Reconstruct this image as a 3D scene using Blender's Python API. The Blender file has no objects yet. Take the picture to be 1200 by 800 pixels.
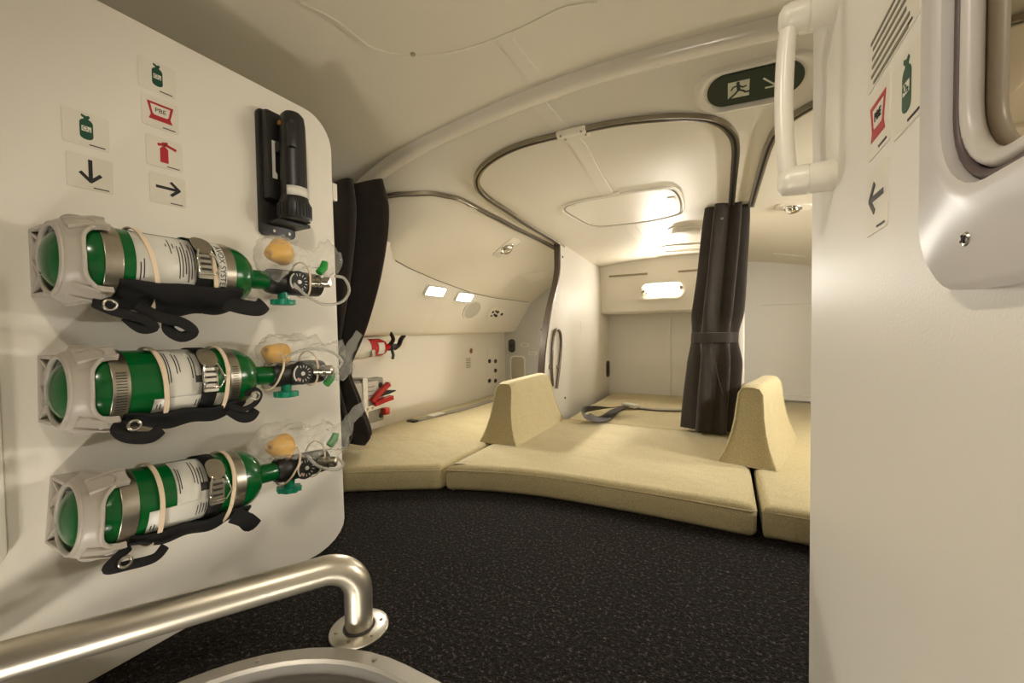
import bpy, bmesh, math, random
from mathutils import Vector, Matrix, noise
random.seed(7)
S = bpy.context.scene
COL = S.collection
PI = math.pi
V = Vector

# ------------------------------------------------------------------ camera
F = 467.0
H = 0.55
YAW, PITCH, ROLL = math.radians(28.2), math.radians(1.6), math.radians(0.8)
FW = V((-math.sin(YAW)*math.cos(PITCH), math.cos(YAW)*math.cos(PITCH), -math.sin(PITCH)))
_r0 = V((math.cos(YAW), math.sin(YAW), 0))
_u0 = _r0.cross(FW)
RT = _r0*math.cos(ROLL) - _u0*math.sin(ROLL)
UP = _u0*math.cos(ROLL) + _r0*math.sin(ROLL)
CAM = V((0, 0, H))
cd = bpy.data.cameras.new('camera')
cd.sensor_width = 36.0
cd.lens = F/1200*36
cd.clip_start = 0.01
co = bpy.data.objects.new('camera', cd)
COL.objects.link(co)
m = Matrix((RT, UP, -FW)).transposed().to_4x4()
m.translation = CAM
co.matrix_world = m
S.camera = co


def ray(px, py):
    return FW + RT*((px-600)/F) - UP*((py-400)/F)


def at_x(px, py, X):
    d = ray(px, py)
    return CAM + d*((X-CAM.x)/d.x)


def at_y(px, py, Y):
    d = ray(px, py)
    return CAM + d*(Y/d.y)


def at_z(px, py, z):
    d = ray(px, py)
    return CAM + d*((z-H)/d.z)


# ------------------------------------------------------------------ materials
def srgb(r, g, b):
    f = lambda c: (c/255/12.92) if c/255 <= .04045 else ((c/255+.055)/1.055)**2.4
    return (f(r), f(g), f(b), 1)


def mat(name, col, rough=.5, metal=0, bump=None, spec=.5, emit=0, var=None, coat=0):
    """bump=(scale,strength,distance)  var=(scale,amount)"""
    m = bpy.data.materials.new(name)
    m.use_nodes = True
    nt = m.node_tree
    b = nt.nodes['Principled BSDF']
    b.inputs['Base Color'].default_value = col
    b.inputs['Roughness'].default_value = rough
    b.inputs['Metallic'].default_value = metal
    b.inputs['Specular IOR Level'].default_value = spec
    b.inputs['Coat Weight'].default_value = coat
    if emit:
        b.inputs['Emission Color'].default_value = col
        b.inputs['Emission Strength'].default_value = emit
    tc = nt.nodes.new('ShaderNodeTexCoord')
    if bump:
        n = nt.nodes.new('ShaderNodeTexNoise')
        n.inputs['Scale'].default_value = bump[0]
        n.inputs['Detail'].default_value = 3
        nt.links.new(tc.outputs['Object'], n.inputs['Vector'])
        bp = nt.nodes.new('ShaderNodeBump')
        bp.inputs['Strength'].default_value = bump[1]
        bp.inputs['Distance'].default_value = bump[2]
        nt.links.new(n.outputs['Fac'], bp.inputs['Height'])
        nt.links.new(bp.outputs['Normal'], b.inputs['Normal'])
    if var:
        n2 = nt.nodes.new('ShaderNodeTexNoise')
        n2.inputs['Scale'].default_value = var[0]
        n2.inputs['Detail'].default_value = 4
        nt.links.new(tc.outputs['Object'], n2.inputs['Vector'])
        mr = nt.nodes.new('ShaderNodeMapRange')
        mr.inputs['From Min'].default_value = .3
        mr.inputs['From Max'].default_value = .7
        mr.inputs['To Min'].default_value = 1-var[1]
        mr.inputs['To Max'].default_value = 1+var[1]
        nt.links.new(n2.outputs['Fac'], mr.inputs['Value'])
        mx = nt.nodes.new('ShaderNodeVectorMath')
        mx.operation = 'SCALE'
        mx.inputs[0].default_value = col[:3]
        nt.links.new(mr.outputs['Result'], mx.inputs['Scale'])
        nt.links.new(mx.outputs['Vector'], b.inputs['Base Color'])
    return m


WARM = (212, 202, 182)
M = {}
M['panel'] = mat('white_panel', srgb(234, 228, 215), .52, bump=(900, .12, .0006))
M['panel_tex'] = mat('pebbled_white_panel', srgb(230, 225, 214), .48, bump=(420, .22, .0012))
M['ceil'] = mat('ceiling_panel', srgb(228, 220, 202), .45, bump=(700, .08, .0005))
M['cover'] = mat('ceiling_cover', srgb(232, 224, 207), .4)
M['gray_wall'] = mat('grey_bunk_wall', srgb(232, 229, 222), .6, bump=(600, .1, .0005))
M['white_plastic'] = mat('white_plastic', srgb(234, 228, 214), .28)
M['tile'] = mat('placard_white', srgb(227, 220, 204), .35)
M['carpet'] = None
M['cushion'] = None
M['curtain'] = mat('curtain_fabric', srgb(55, 48, 42), .85, bump=(900, .3, .001), spec=.2, var=(30, .12))
M['curtain'].node_tree.nodes['Principled BSDF'].inputs['Sheen Weight'].default_value = .25
M['strapblack'] = mat('black_webbing', srgb(22, 21, 21), .75, bump=(700, .3, .001), spec=.3)
M['blackplastic'] = mat('black_plastic', srgb(27, 25, 23), .42, bump=(500, .1, .0004))
M['black'] = mat('black_ink', srgb(28, 25, 22), .6)
M['inkgrey'] = mat('grey_ink', srgb(120, 112, 100), .6)
M['alu'] = mat('brushed_aluminium', srgb(200, 196, 186), .33, 1, bump=(260, .06, .0004))
M['satin'] = mat('satin_tube', srgb(205, 198, 182), .36, .9, bump=(500, .05, .0003))
M['steel'] = mat('steel_band', srgb(176, 170, 156), .3, 1, var=(60, .08))
M['chrome'] = mat('chrome', srgb(215, 212, 205), .12, 1)
M['track'] = mat('rail_metal', srgb(150, 142, 126), .3, .9)
M['slot'] = mat('rail_slot', srgb(42, 37, 31), .5)
M['green'] = mat('green_paint', srgb(0, 88, 34), .2, spec=.45)
M['greendark'] = mat('dark_green_ink', srgb(4, 70, 44), .5)
M['label'] = mat('paper_label', srgb(214, 211, 200), .38)
M['greyplastic'] = mat('grey_plastic', srgb(186, 178, 166), .38)
M['rubber'] = mat('cream_rubber', srgb(226, 205, 176), .6)
M['yellow'] = mat('amber_silicone', srgb(232, 176, 62), .4)
M['teal'] = mat('teal_plastic', srgb(8, 128, 96), .35)
M['red'] = mat('red_paint', srgb(176, 20, 24), .25)
M['redink'] = mat('red_ink', srgb(176, 24, 36), .5)
M['boxgrey'] = mat('grey_box', srgb(150, 146, 134), .5)
M['rim'] = mat('grey_rim', srgb(158, 152, 140), .4, .35)
M['shaft'] = mat('shaft_grey', srgb(112, 108, 100), .6)
M['dark'] = mat('dark_opening', srgb(48, 42, 35), .7)
M['beltgrey'] = mat('belt_webbing', srgb(146, 138, 126), .7, bump=(600, .2, .0008))
M['belt_dark'] = mat('dark_belt_webbing', srgb(70, 64, 58), .6, bump=(600, .2, .0008))
M['exitgreen'] = mat('exit_plate', srgb(20, 40, 30), .3)
M['exitpale'] = mat('exit_pictogram', srgb(196, 196, 172), .45)
M['mirror'] = mat('mirror_glass', srgb(190, 180, 162), .04, 1)
M['glow'] = mat('reading_lamp_glow', (1, .95, .86, 1), .4, emit=92)
M['glow2'] = mat('strip_lamp_glow', (1, .94, .84, 1), .4, emit=68)
M['glow3'] = mat('right_lamp_glow', (1, .95, .86, 1), .4, emit=128)


def carpet_mat():
    m = bpy.data.materials.new('charcoal_carpet')
    m.use_nodes = True
    nt = m.node_tree
    b = nt.nodes['Principled BSDF']
    b.inputs['Roughness'].default_value = .95
    b.inputs['Specular IOR Level'].default_value = .15
    tc = nt.nodes.new('ShaderNodeTexCoord')
    v = nt.nodes.new('ShaderNodeTexVoronoi')
    v.inputs['Scale'].default_value = 260
    nt.links.new(tc.outputs['Object'], v.inputs['Vector'])
    n = nt.nodes.new('ShaderNodeTexNoise')
    n.inputs['Scale'].default_value = 130
    n.inputs['Detail'].default_value = 5
    n.inputs['Roughness'].default_value = .75
    nt.links.new(tc.outputs['Object'], n.inputs['Vector'])
    ramp = nt.nodes.new('ShaderNodeValToRGB')
    e = ramp.color_ramp.elements
    e[0].position = .42
    e[0].color = srgb(23, 21, 20)
    e[1].position = .56
    e[1].color = srgb(38, 34, 31)
    q = e.new(.66)
    q.color = srgb(98, 90, 82)
    nt.links.new(n.outputs['Fac'], ramp.inputs['Fac'])
    nt.links.new(ramp.outputs['Color'], b.inputs['Base Color'])
    bp = nt.nodes.new('ShaderNodeBump')
    bp.inputs['Strength'].default_value = .9
    bp.inputs['Distance'].default_value = .004
    nt.links.new(v.outputs['Distance'], bp.inputs['Height'])
    nt.links.new(bp.outputs['Normal'], b.inputs['Normal'])
    return m


def cushion_mat():
    m = bpy.data.materials.new('beige_cushion_fabric')
    m.use_nodes = True
    nt = m.node_tree
    b = nt.nodes['Principled BSDF']
    b.inputs['Roughness'].default_value = .85
    b.inputs['Specular IOR Level'].default_value = .2
    b.inputs['Sheen Weight'].default_value = .15
    tc = nt.nodes.new('ShaderNodeTexCoord')
    n = nt.nodes.new('ShaderNodeTexNoise')
    n.inputs['Scale'].default_value = 320
    n.inputs['Detail'].default_value = 4
    nt.links.new(tc.outputs['Object'], n.inputs['Vector'])
    ramp = nt.nodes.new('ShaderNodeValToRGB')
    e = ramp.color_ramp.elements
    e[0].position = .35
    e[0].color = srgb(176, 163, 124)
    e[1].position = .68
    e[1].color = srgb(205, 190, 149)
    nt.links.new(n.outputs['Fac'], ramp.inputs['Fac'])
    nt.links.new(ramp.outputs['Color'], b.inputs['Base Color'])
    n2 = nt.nodes.new('ShaderNodeTexNoise')
    n2.inputs['Scale'].default_value = 9
    n2.inputs['Detail'].default_value = 2
    nt.links.new(tc.outputs['Object'], n2.inputs['Vector'])
    b1 = nt.nodes.new('ShaderNodeBump')
    b1.inputs['Strength'].default_value = .35
    b1.inputs['Distance'].default_value = .02
    nt.links.new(n2.outputs['Fac'], b1.inputs['Height'])
    b2 = nt.nodes.new('ShaderNodeBump')
    b2.inputs['Strength'].default_value = .3
    b2.inputs['Distance'].default_value = .0015
    nt.links.new(n.outputs['Fac'], b2.inputs['Height'])
    nt.links.new(b1.outputs['Normal'], b2.inputs['Normal'])
    nt.links.new(b2.outputs['Normal'], b.inputs['Normal'])
    return m


def film_mat(name, tint, gloss):
    m = bpy.data.materials.new(name)
    m.use_nodes = True
    nt = m.node_tree
    for n in list(nt.nodes):
        nt.nodes.remove(n)
    out = nt.nodes.new('ShaderNodeOutputMaterial')
    tr = nt.nodes.new('ShaderNodeBsdfTransparent')
    tr.inputs['Color'].default_value = tint
    gl = nt.nodes.new('ShaderNodeBsdfPrincipled')
    gl.inputs['Base Color'].default_value = srgb(225, 222, 212)
    gl.inputs['Roughness'].default_value = .12
    gl.inputs['Specular IOR Level'].default_value = .8
    lw = nt.nodes.new('ShaderNodeLayerWeight')
    lw.inputs['Blend'].default_value = .35
    mr = nt.nodes.new('ShaderNodeMapRange')
    mr.inputs['To Min'].default_value = gloss
    mr.inputs['To Max'].default_value = min(1, gloss+.32)
    nt.links.new(lw.outputs['Facing'], mr.inputs['Value'])
    mx = nt.nodes.new('ShaderNodeMixShader')
    nt.links.new(mr.outputs['Result'], mx.inputs['Fac'])
    nt.links.new(tr.outputs['BSDF'], mx.inputs[1])
    nt.links.new(gl.outputs['BSDF'], mx.inputs[2])
    nt.links.new(mx.outputs['Shader'], out.inputs['Surface'])
    tc = nt.nodes.new('ShaderNodeTexCoord')
    n = nt.nodes.new('ShaderNodeTexNoise')
    n.inputs['Scale'].default_value = 95
    n.inputs['Detail'].default_value = 3
    nt.links.new(tc.outputs['Object'], n.inputs['Vector'])
    bp = nt.nodes.new('ShaderNodeBump')
    bp.inputs['Strength'].default_value = .8
    bp.inputs['Distance'].default_value = .006
    nt.links.new(n.outputs['Fac'], bp.inputs['Height'])
    nt.links.new(bp.outputs['Normal'], gl.inputs['Normal'])
    return m


M['carpet'] = carpet_mat()
M['cushion'] = cushion_mat()
M['film'] = film_mat('clear_plastic_film', (.98, .98, .97, 1), .11)
M['hose'] = film_mat('clear_hose', (.80, .79, .74, 1), .35)

# ------------------------------------------------------------------ mesh helpers


def nb():
    return bmesh.new()


def add(bm, verts, faces, mtx=None):
    vs = [bm.verts.new((mtx @ V(v)) if mtx else v) for v in verts]
    for f in faces:
        try:
            bm.faces.new([vs[i] for i in f])
        except ValueError:
            pass
    return vs


def box(bm, c, s, bevel=0, mtx=None, seg=2):
    t = bmesh.new()
    bmesh.ops.create_cube(t, size=1)
    bmesh.ops.scale(t, vec=s, verts=t.verts)
    if bevel:
        bmesh.ops.bevel(t, geom=t.edges, offset=bevel, segments=seg, affect='EDGES', profile=.5)
    bmesh.ops.translate(t, vec=c, verts=t.verts)
    merge(bm, t, mtx)
    return bm


def merge(bm, t, mtx=None):
    t.verts.ensure_lookup_table()
    t.verts.index_update()
    vs = [bm.verts.new((mtx @ v.co) if mtx else v.co) for v in t.verts]
    for f in t.faces:
        try:
            bm.faces.new([vs[v.index] for v in f.verts])
        except ValueError:
            pass
    t.free()


def prism(bm, poly, z0, z1, mtx=None, bevel=0, seg=2):
    """polygon in local xy, extruded along local z; bevel rounds both rims"""
    t = bmesh.new()
    n = len(poly)
    a = [t.verts.new((p[0], p[1], z0)) for p in poly]
    b = [t.verts.new((p[0], p[1], z1)) for p in poly]
    t.faces.new(a[::-1])
    t.faces.new(b)
    for i in range(n):
        t.faces.new((a[i], a[(i+1) % n], b[(i+1) % n], b[i]))
    bmesh.ops.recalc_face_normals(t, faces=t.faces)
    if bevel:
        t.edges.ensure_lookup_table()
        es = [e for e in t.edges if abs(e.verts[0].co.z-e.verts[1].co.z) < 1e-7]
        bmesh.ops.bevel(t, geom=es, offset=bevel, segments=seg, affect='EDGES', profile=.5)
    merge(bm, t, mtx)
    return bm


def ring_prism(bm, outer, inner, z0, z1, mtx=None):
    n = len(outer)
    vs = [(p[0], p[1], z) for z in (z0, z1) for p in outer] + [(p[0], p[1], z) for z in (z0, z1) for p in inner]
    fs = []
    for i in range(n):
        j = (i+1) % n
        o0, o1, p0, p1 = i, j, n+i, n+j
        i0, i1, q0, q1 = 2*n+i, 2*n+j, 3*n+i, 3*n+j
        fs += [(o0, o1, p1, p0), (i1, i0, q0, q1), (p0, p1, q1, q0), (o1, o0, i0, i1)]
    add(bm, vs, fs, mtx)
    return bm


def rrect(x0, y0, x1, y1, r, n=6):
    pts = []
    for cx, cy, a0 in ((x1-r, y1-r, 0), (x0+r, y1-r, PI/2), (x0+r, y0+r, PI), (x1-r, y0+r, 1.5*PI)):
        for i in range(n+1):
            a = a0 + PI/2*i/n
            pts.append((cx+r*math.cos(a), cy+r*math.sin(a)))
    return pts


def circ(cx, cy, r, n=24, ry=None):
    return [(cx+r*math.cos(2*PI*i/n), cy+(ry or r)*math.sin(2*PI*i/n)) for i in range(n)]


def catmull(pts, k=6, closed=False):
    P = [V(p) for p in pts]
    n = len(P)
    out = []
    rng = n if closed else n-1
    for i in range(rng):
        if closed:
            a, b, c, d = P[(i-1) % n], P[i], P[(i+1) % n], P[(i+2) % n]
        else:
            a = P[max(i-1, 0)]
            b, c = P[i], P[i+1]
            d = P[min(i+2, n-1)]
        for j in range(k):
            t = j/k
            out.append(.5*((2*b)+(c-a)*t+(2*a-5*b+4*c-d)*t*t+(3*b-a-3*c+d)*t**3))
    if not closed:
        out.append(P[-1])
    return out


def tube(bm, path, r, n=12, mtx=None, closed=False, caps=True):
    P = [V(p) for p in path]
    k = len(P)
    rr = r if isinstance(r, (list, tuple)) else [r]*k
    T = []
    for i in range(k):
        a = P[(i-1) % k] if closed else P[max(i-1, 0)]
        b = P[(i+1) % k] if closed else P[min(i+1, k-1)]
        T.append((b-a).normalized())
    nrm = T[0].orthogonal().normalized()
    rings = []
    vs = []
    for i in range(k):
        nrm = (nrm - T[i]*nrm.dot(T[i])).normalized()
        bi = T[i].cross(nrm)
        rg = []
        for j in range(n):
            a = 2*PI*j/n
            rg.append(len(vs))
            vs.append(P[i]+nrm*(rr[i]*math.cos(a))+bi*(rr[i]*math.sin(a)))
        rings.append(rg)
    fs = []
    for i in range(k if closed else k-1):
        A, B = rings[i], rings[(i+1) % k]
        for j in range(n):
            fs.append((A[j], A[(j+1) % n], B[(j+1) % n], B[j]))
    if caps and not closed:
        fs.append(rings[0][::-1])
        fs.append(rings[-1])
    add(bm, vs, fs, mtx)
    return bm


def sweep(bm, path, prof, ups, mtx=None, closed=False, caps=True):
    """profile (a,b): a along side vector, b along the up vector"""
    P = [V(p) for p in path]
    k = len(P)
    if not isinstance(ups, list):
        ups = [V(ups)]*k
    vs = []
    rings = []
    for i in range(k):
        a = P[(i-1) % k] if closed else P[max(i-1, 0)]
        b = P[(i+1) % k] if closed else P[min(i+1, k-1)]
        t = (b-a).normalized()
        u = V(ups[i])
        u = (u-t*u.dot(t)).normalized()
        s = t.cross(u)
        rg = []
        for p in prof:
            rg.append(len(vs))
            vs.append(P[i]+s*p[0]+u*p[1])
        rings.append(rg)
    n = len(prof)
    fs = []
    for i in range(k if closed else k-1):
        A, B = rings[i], rings[(i+1) % k]
        for j in range(n):
            fs.append((A[j], A[(j+1) % n], B[(j+1) % n], B[j]))
    if caps and not closed:
        fs += [rings[0][::-1], rings[-1]]
    add(bm, vs, fs, mtx)
    return bm


def rect_prof(w, h):
    return [(-w/2, -h/2), (w/2, -h/2), (w/2, h/2), (-w/2, h/2)]


def lathe(bm, prof, n=32, mtx=None, close=True):
    """profile (x, r) around the local x axis"""
    vs = []
    rings = []
    for x, r in prof:
        if r < 1e-6:
            rings.append([len(vs)])
            vs.append((x, 0, 0))
        else:
            rings.append(list(range(len(vs), len(vs)+n)))
            vs += [(x, r*math.cos(2*PI*j/n), r*math.sin(2*PI*j/n)) for j in range(n)]
    fs = []
    for A, B in zip(rings, rings[1:]):
        for j in range(n):
            q = (j+1) % n
            if len(A) == 1 and len(B) > 1:
                fs.append((A[0], B[j], B[q]))
            elif len(B) == 1 and len(A) > 1:
                fs.append((A[j], A[q], B[0]))
            elif len(A) > 1:
                fs.append((A[j], A[q], B[q], B[j]))
    if close:
        if len(rings[0]) > 1:
            fs.append(rings[0])
        if len(rings[-1]) > 1:
            fs.append(rings[-1][::-1])
    add(bm, vs, fs, mtx)
    return bm


def surf(bm, fn, us, vs_, mtx=None, closeu=False):
    P = []
    for v in vs_:
        for u in us:
            P.append(fn(u, v))
    nu = len(us)
    fs = []
    for j in range(len(vs_)-1):
        for i in range(nu if closeu else nu-1):
            k = (i+1) % nu
            fs.append((j*nu+i, j*nu+k, (j+1)*nu+k, (j+1)*nu+i))
    add(bm, P, fs, mtx)
    return bm


def lin(a, b, n):
    return [a+(b-a)*i/n for i in range(n+1)]


def text_bm(s, size, mtx=None, bm=None, depth=.0002, fn=None):
    cu = bpy.data.curves.new('t', 'FONT')
    cu.body = s
    cu.size = size
    cu.align_x = 'CENTER'
    cu.align_y = 'CENTER'
    cu.resolution_u = 3
    cu.extrude = depth
    o = bpy.data.objects.new('t', cu)
    COL.objects.link(o)
    dg = bpy.context.evaluated_depsgraph_get()
    me = bpy.data.meshes.new_from_object(o.evaluated_get(dg))
    t = bmesh.new()
    t.from_mesh(me)
    bpy.data.objects.remove(o)
    bpy.data.curves.remove(cu)
    bpy.data.meshes.remove(me)
    if bm is None:
        bm = nb()
    if fn:
        for v in t.verts:
            v.co = fn(v.co)
    merge(bm, t, mtx)
    return bm


# ------------------------------------------------------------------ object helpers
def world_of(o):
    w = Matrix.Identity(4)
    while o is not None:
        w = o.matrix_basis @ w
        o = o.parent
    return w


def obj(name, bm, material, parent=None, smooth=35, solid=0, label=None, weld=1e-5, sub=0):
    if weld:
        bmesh.ops.remove_doubles(bm, verts=bm.verts, dist=weld)
    bmesh.ops.recalc_face_normals(bm, faces=bm.faces)
    me = bpy.data.meshes.new(name)
    if parent is not None:
        bm.transform(world_of(parent).inverted())
    bm.to_mesh(me)
    bm.free()
    me.materials.append(material)
    if smooth:
        for p in me.polygons:
            p.use_smooth = True
        if smooth < 180:
            me.set_sharp_from_angle(angle=math.radians(smooth))
    o = bpy.data.objects.new(name, me)
    COL.objects.link(o)
    if parent is not None:
        o.parent = parent
    if solid:
        md = o.modifiers.new('solid', 'SOLIDIFY')
        md.thickness = solid
        md.offset = 0
    if sub:
        md = o.modifiers.new('sub', 'SUBSURF')
        md.levels = md.render_levels = sub
    if label:
        o['label'] = label
    return o


def tag(o, label, cat, group=None):
    o['label'] = label
    o['category'] = cat
    if group:
        o['group'] = group
    return o


def thing(name, label, cat, loc=(0, 0, 0), group=None):
    o = bpy.data.objects.new(name, None)
    o.empty_display_size = .05
    COL.objects.link(o)
    o.location = loc
    return tag(o, label, cat, group)


def struct(name, bm, material, parent=None, smooth=35, label=None, **k):
    o = obj(name, bm, material, parent, smooth, **k)
    if parent is None:
        o['kind'] = 'structure'
        o['label'] = label or name.replace('_', ' ')
        o['category'] = name.split('_')[0]
    return o


# ------------------------------------------------------------------ ceiling surface
def interp(tab, x):
    if x <= tab[0][0]:
        return tab[0][1]
    if x >= tab[-1][0]:
        return tab[-1][1]
    for i in range(len(tab)-1):
        if tab[i][0] <= x <= tab[i+1][0]:
            x0, y0 = tab[i]
            x1, y1 = tab[i+1]
            def sl(j):
                if j <= 0:
                    return (tab[1][1]-tab[0][1])/(tab[1][0]-tab[0][0])
                if j >= len(tab)-1:
                    return (tab[-1][1]-tab[-2][1])/(tab[-1][0]-tab[-2][0])
                return (tab[j+1][1]-tab[j-1][1])/(tab[j+1][0]-tab[j-1][0])
            h = x1-x0
            t = (x-x0)/h
            m0, m1 = sl(i)*h, sl(i+1)*h
            return (2*t**3-3*t**2+1)*y0+(t**3-2*t**2+t)*m0+(-2*t**3+3*t**2)*y1+(t**3-t**2)*m1


BASE = [(1.06, 1.225), (1.15, 1.175), (1.3, 1.118), (1.55, 1.095), (2.0, 1.075), (2.5, 1.03), (3.0, .985)]
DROP = [(-1.7, .36), (-1.42, .215), (-1.33, .18), (-1.15, .10), (-.8, .035), (-.36, 0), (0, .015), (.3, .05), (.8, .16)]
BEAM_Y = 1.06


CREASE = [(1.0, .828), (1.18, .823), (1.5, .807), (1.8, .796), (2.2, .788), (2.7, .782)]


def zc(X, Y):
    z = interp(BASE, Y) - interp(DROP, X)
    if X < -.85:
        w = max(0, min(1, (Y-1.02)/.19))
        w = w*w*(3-2*w)
        t = (-.85-X)/.38
        e = interp(BASE, Y) - interp(DROP, -.85)
        z = z*(1-w) + w*(e-(e-interp(CREASE, Y))*min(t, 1.6)**1.45)
    return z


FRONT = [(-.9, 1.32), (.2, 1.32), (.5, 1.31), (.8, 1.28), (1.0, 1.245), (1.075, 1.235)]


def zf(X, Y):
    return interp(FRONT, Y) - interp(DROP, X)


def at_ceil(px, py, f=zc, off=0):
    d = ray(px, py)
    lo = .3
    t = lo
    prev = None
    while t < 5:
        p = CAM+d*t
        g = p.z-(f(p.x, p.y)-off)
        if prev is not None and prev < 0 <= g and (f is zf or p.y > BEAM_Y-.01):
            a, b = t-.01, t
            for _ in range(30):
                c = (a+b)/2
                p = CAM+d*c
                if p.z-(f(p.x, p.y)-off) < 0:
                    a = c
                else:
                    b = c
            return CAM+d*a
        prev = g
        t += .01
    return CAM+d*1.5


def ceil_frame(p, f=zc, xdir=(1, 0, 0)):
    """frame on the ceiling: local z points down out of the ceiling"""
    e = .01
    n = V((-(f(p.x+e, p.y)-f(p.x-e, p.y))/(2*e), -(f(p.x, p.y+e)-f(p.x, p.y-e))/(2*e), 1)).normalized()
    z = -n
    x = V(xdir)
    x = (x-z*x.dot(z)).normalized()
    y = z.cross(x)
    mm = Matrix((x, y, z)).transposed().to_4x4()
    mm.translation = p
    return mm


bm = nb()
surf(bm, lambda u, v: (u, v, zc(u, v)), lin(-1.75, .85, 52), lin(BEAM_Y, 2.98, 48))
o = struct('ceiling', bm, M['ceil'], label='cream bunk ceiling sloping down to the far wall')
bm = nb()
surf(bm, lambda u, v: (u, v, zf(u, v)), lin(-1.75, .85, 52), lin(-.9, 1.075, 30))
struct('ceiling', bm, M['ceil'], label='higher cream ceiling over the entry in front of the beam')
# rounded lip across the cabin where the two ceilings meet
bm = nb()
path = [V((x, BEAM_Y+.012, zc(x, BEAM_Y)+.004)) for x in lin(-1.72, .84, 60)]
sweep(bm, path, [(.0, .02), (-.016, .008), (-.02, -.006), (-.014, -.017), (0, -.02), (.016, -.017), (.03, -.006), (.03, .02)], (0, 0, 1))
struct('trim_1', bm, mat('beam_lip', srgb(228, 220, 202), .16), smooth=60, label='rounded lip of the ceiling beam crossing the cabin')

bm = nb()
tube(bm, [V((x, BEAM_Y-.006, zc(x, BEAM_Y)+.013)) for x in lin(-1.1, .84, 50)], .0028, 6)
struct('trim_7', bm, M['inkgrey'], smooth=60, label='thin dark joint line above the rounded ceiling lip')

# centre joint strips in the ceilings
bm = nb()
pp = catmull([at_ceil(x, y) for x, y in [(622, 112), (648, 140), (668, 160), (684, 180), (710, 223), (737, 262), (766, 302)]], 6)
rows = []
for k_, p_ in enumerate(pp):
    rows.append([(p_.x+q, p_.y, zc(p_.x+q, p_.y)-d) for q, d in ((-.022, -.002), (-.021, .0025), (-.01, .0025), (.01, .0025), (.021, .0025), (.022, -.002))])
surf(bm, lambda u, v: rows[v][u], list(range(6)), list(range(len(rows))))
struct('trim_2', bm, M['cover'], label='flat joint strip along the middle of the bunk ceiling')
bm = nb()
a0, a1 = at_ceil(588, 42, zf), at_ceil(628, 92, zf)
pp = [a0.lerp(a1, i/5) for i in range(6)]
pp = [V((p.x, p.y, zf(p.x, p.y)-.001)) for p in pp]
sweep(bm, pp, rect_prof(.04, .004), (0, 0, 1))
struct('trim_3', bm, M['cover'], label='short flat joint strip on the entry ceiling by the beam')

# overhead raised cover on entry ceiling
out = []
edge = [at_ceil(x, y, zf) for x, y in [(352, 0), (395, 22), (430, 50), (455, 59), (485, 62), (520, 60), (560, 50), (610, 30), (660, 6), (700, 0)]]
cpts = catmull(edge, 4)
bm = nb()
far = [V((.2, .3, 0)), V((-.5, .1, 0))]
poly = [(p.x, p.y) for p in cpts] + [(-.12, .62), (-.12, .2), (-.62, .2)]
t = thing('ceiling_cover', 'large raised cream cover panel on the ceiling over the entry', 'ceiling cover', (-.45, .55, zf(-.45, .55)))
tb = bmesh.new()
top = [tb.verts.new((x, y, zf(x, y)+.002)) for x, y in poly]
bot = [tb.verts.new((x, y, zf(x, y)-.006)) for x, y in poly]
tb.faces.new(top)
tb.faces.new(bot[::-1])
for i in range(len(poly)):
    j = (i+1) % len(poly)
    tb.faces.new((top[i], top[j], bot[j], bot[i]))
merge(bm, tb)
obj('cover_panel', bm, M['ceil'], t, 30)
bm = nb()
sweep(bm, [p-V((0, 0, .005)) for p in cpts], [(-.003, -.003), (.003, -.003), (.003, .003), (-.003, .003)], (0, 0, 1))
obj('edge_bead', bm, M['ceil'], t, 60)
bm = nb()
lathe(bm, [(0, .0), (0, .007), (.003, .006), (.0035, 0)], 16, ceil_frame(at_ceil(484, 63, zf, .006), zf) @ Matrix.Rotation(-PI/2, 4, 'Y'))
obj('screw', bm, M['steel'], t)

# ------------------------------------------------------------------ floor, hatch
HX0, HX1, HY0, HY1, HR = -.785, .06, -.55, .476, .325
hole_o = rrect(HX0, HY0, HX1, HY1, HR, 14)
hole_i = rrect(HX0+.024, HY0+.024, HX1-.024, HY1-.024, HR-.024, 14)
bm = nb()
# carpet with the opening: outer frame sampled at the same angles
cx, cy = (HX0+HX1)/2, (HY0+HY1)/2


def to_rect(p, x0, y0, x1, y1):
    dx, dy = p[0]-cx, p[1]-cy
    s = 1e9
    if abs(dx) > 1e-9:
        s = min(s, ((x1 if dx > 0 else x0)-cx)/dx)
    if abs(dy) > 1e-9:
        s = min(s, ((y1 if dy > 0 else y0)-cy)/dy)
    return (cx+dx*s, cy+dy*s)


outer = [to_rect(p, -1.75, -.9, .85, 3.0) for p in hole_o]
n = len(hole_o)
vs = [(p[0], p[1], 0) for p in outer]+[(p[0], p[1], 0) for p in hole_o]
vs += [(-1.75, -.9, 0), (.85, -.9, 0), (.85, 3, 0), (-1.75, 3, 0)]
fs = [(i, (i+1) % n, n+(i+1) % n, n+i) for i in range(n)]
for ci, (kx, ky) in ((2*n, (-1.75, -.9)), (2*n+1, (.85, -.9)), (2*n+2, (.85, 3)), (2*n+3, (-1.75, 3))):
    for i in range(n):
        a, b = outer[i], outer[(i+1) % n]
        if abs(a[0]-b[0]) > 1e-6 and abs(a[1]-b[1]) > 1e-6:
            if (abs(a[0]-kx) < 1e-6 and abs(b[1]-ky) < 1e-6) or (abs(b[0]-kx) < 1e-6 and abs(a[1]-ky) < 1e-6):
                fs.append((i, ci, (i+1) % n))
add(bm, vs, fs)
struct('floor', bm, M['carpet'], smooth=0, label='dark charcoal flecked carpet floor')
t = thing('hatch_rim', 'curved grey metal rim around the floor hatch at the bottom edge', 'hatch rim', (cx, HY1, 0))
bm = nb()
ring_prism(bm, hole_o, hole_i, -.002, .006)
obj('rim_ring', bm, M['rim'], t)
bm = nb()
for px, py in ((262, 796), (484, 794)):
    p = at_z(px, py, .006)
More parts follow.
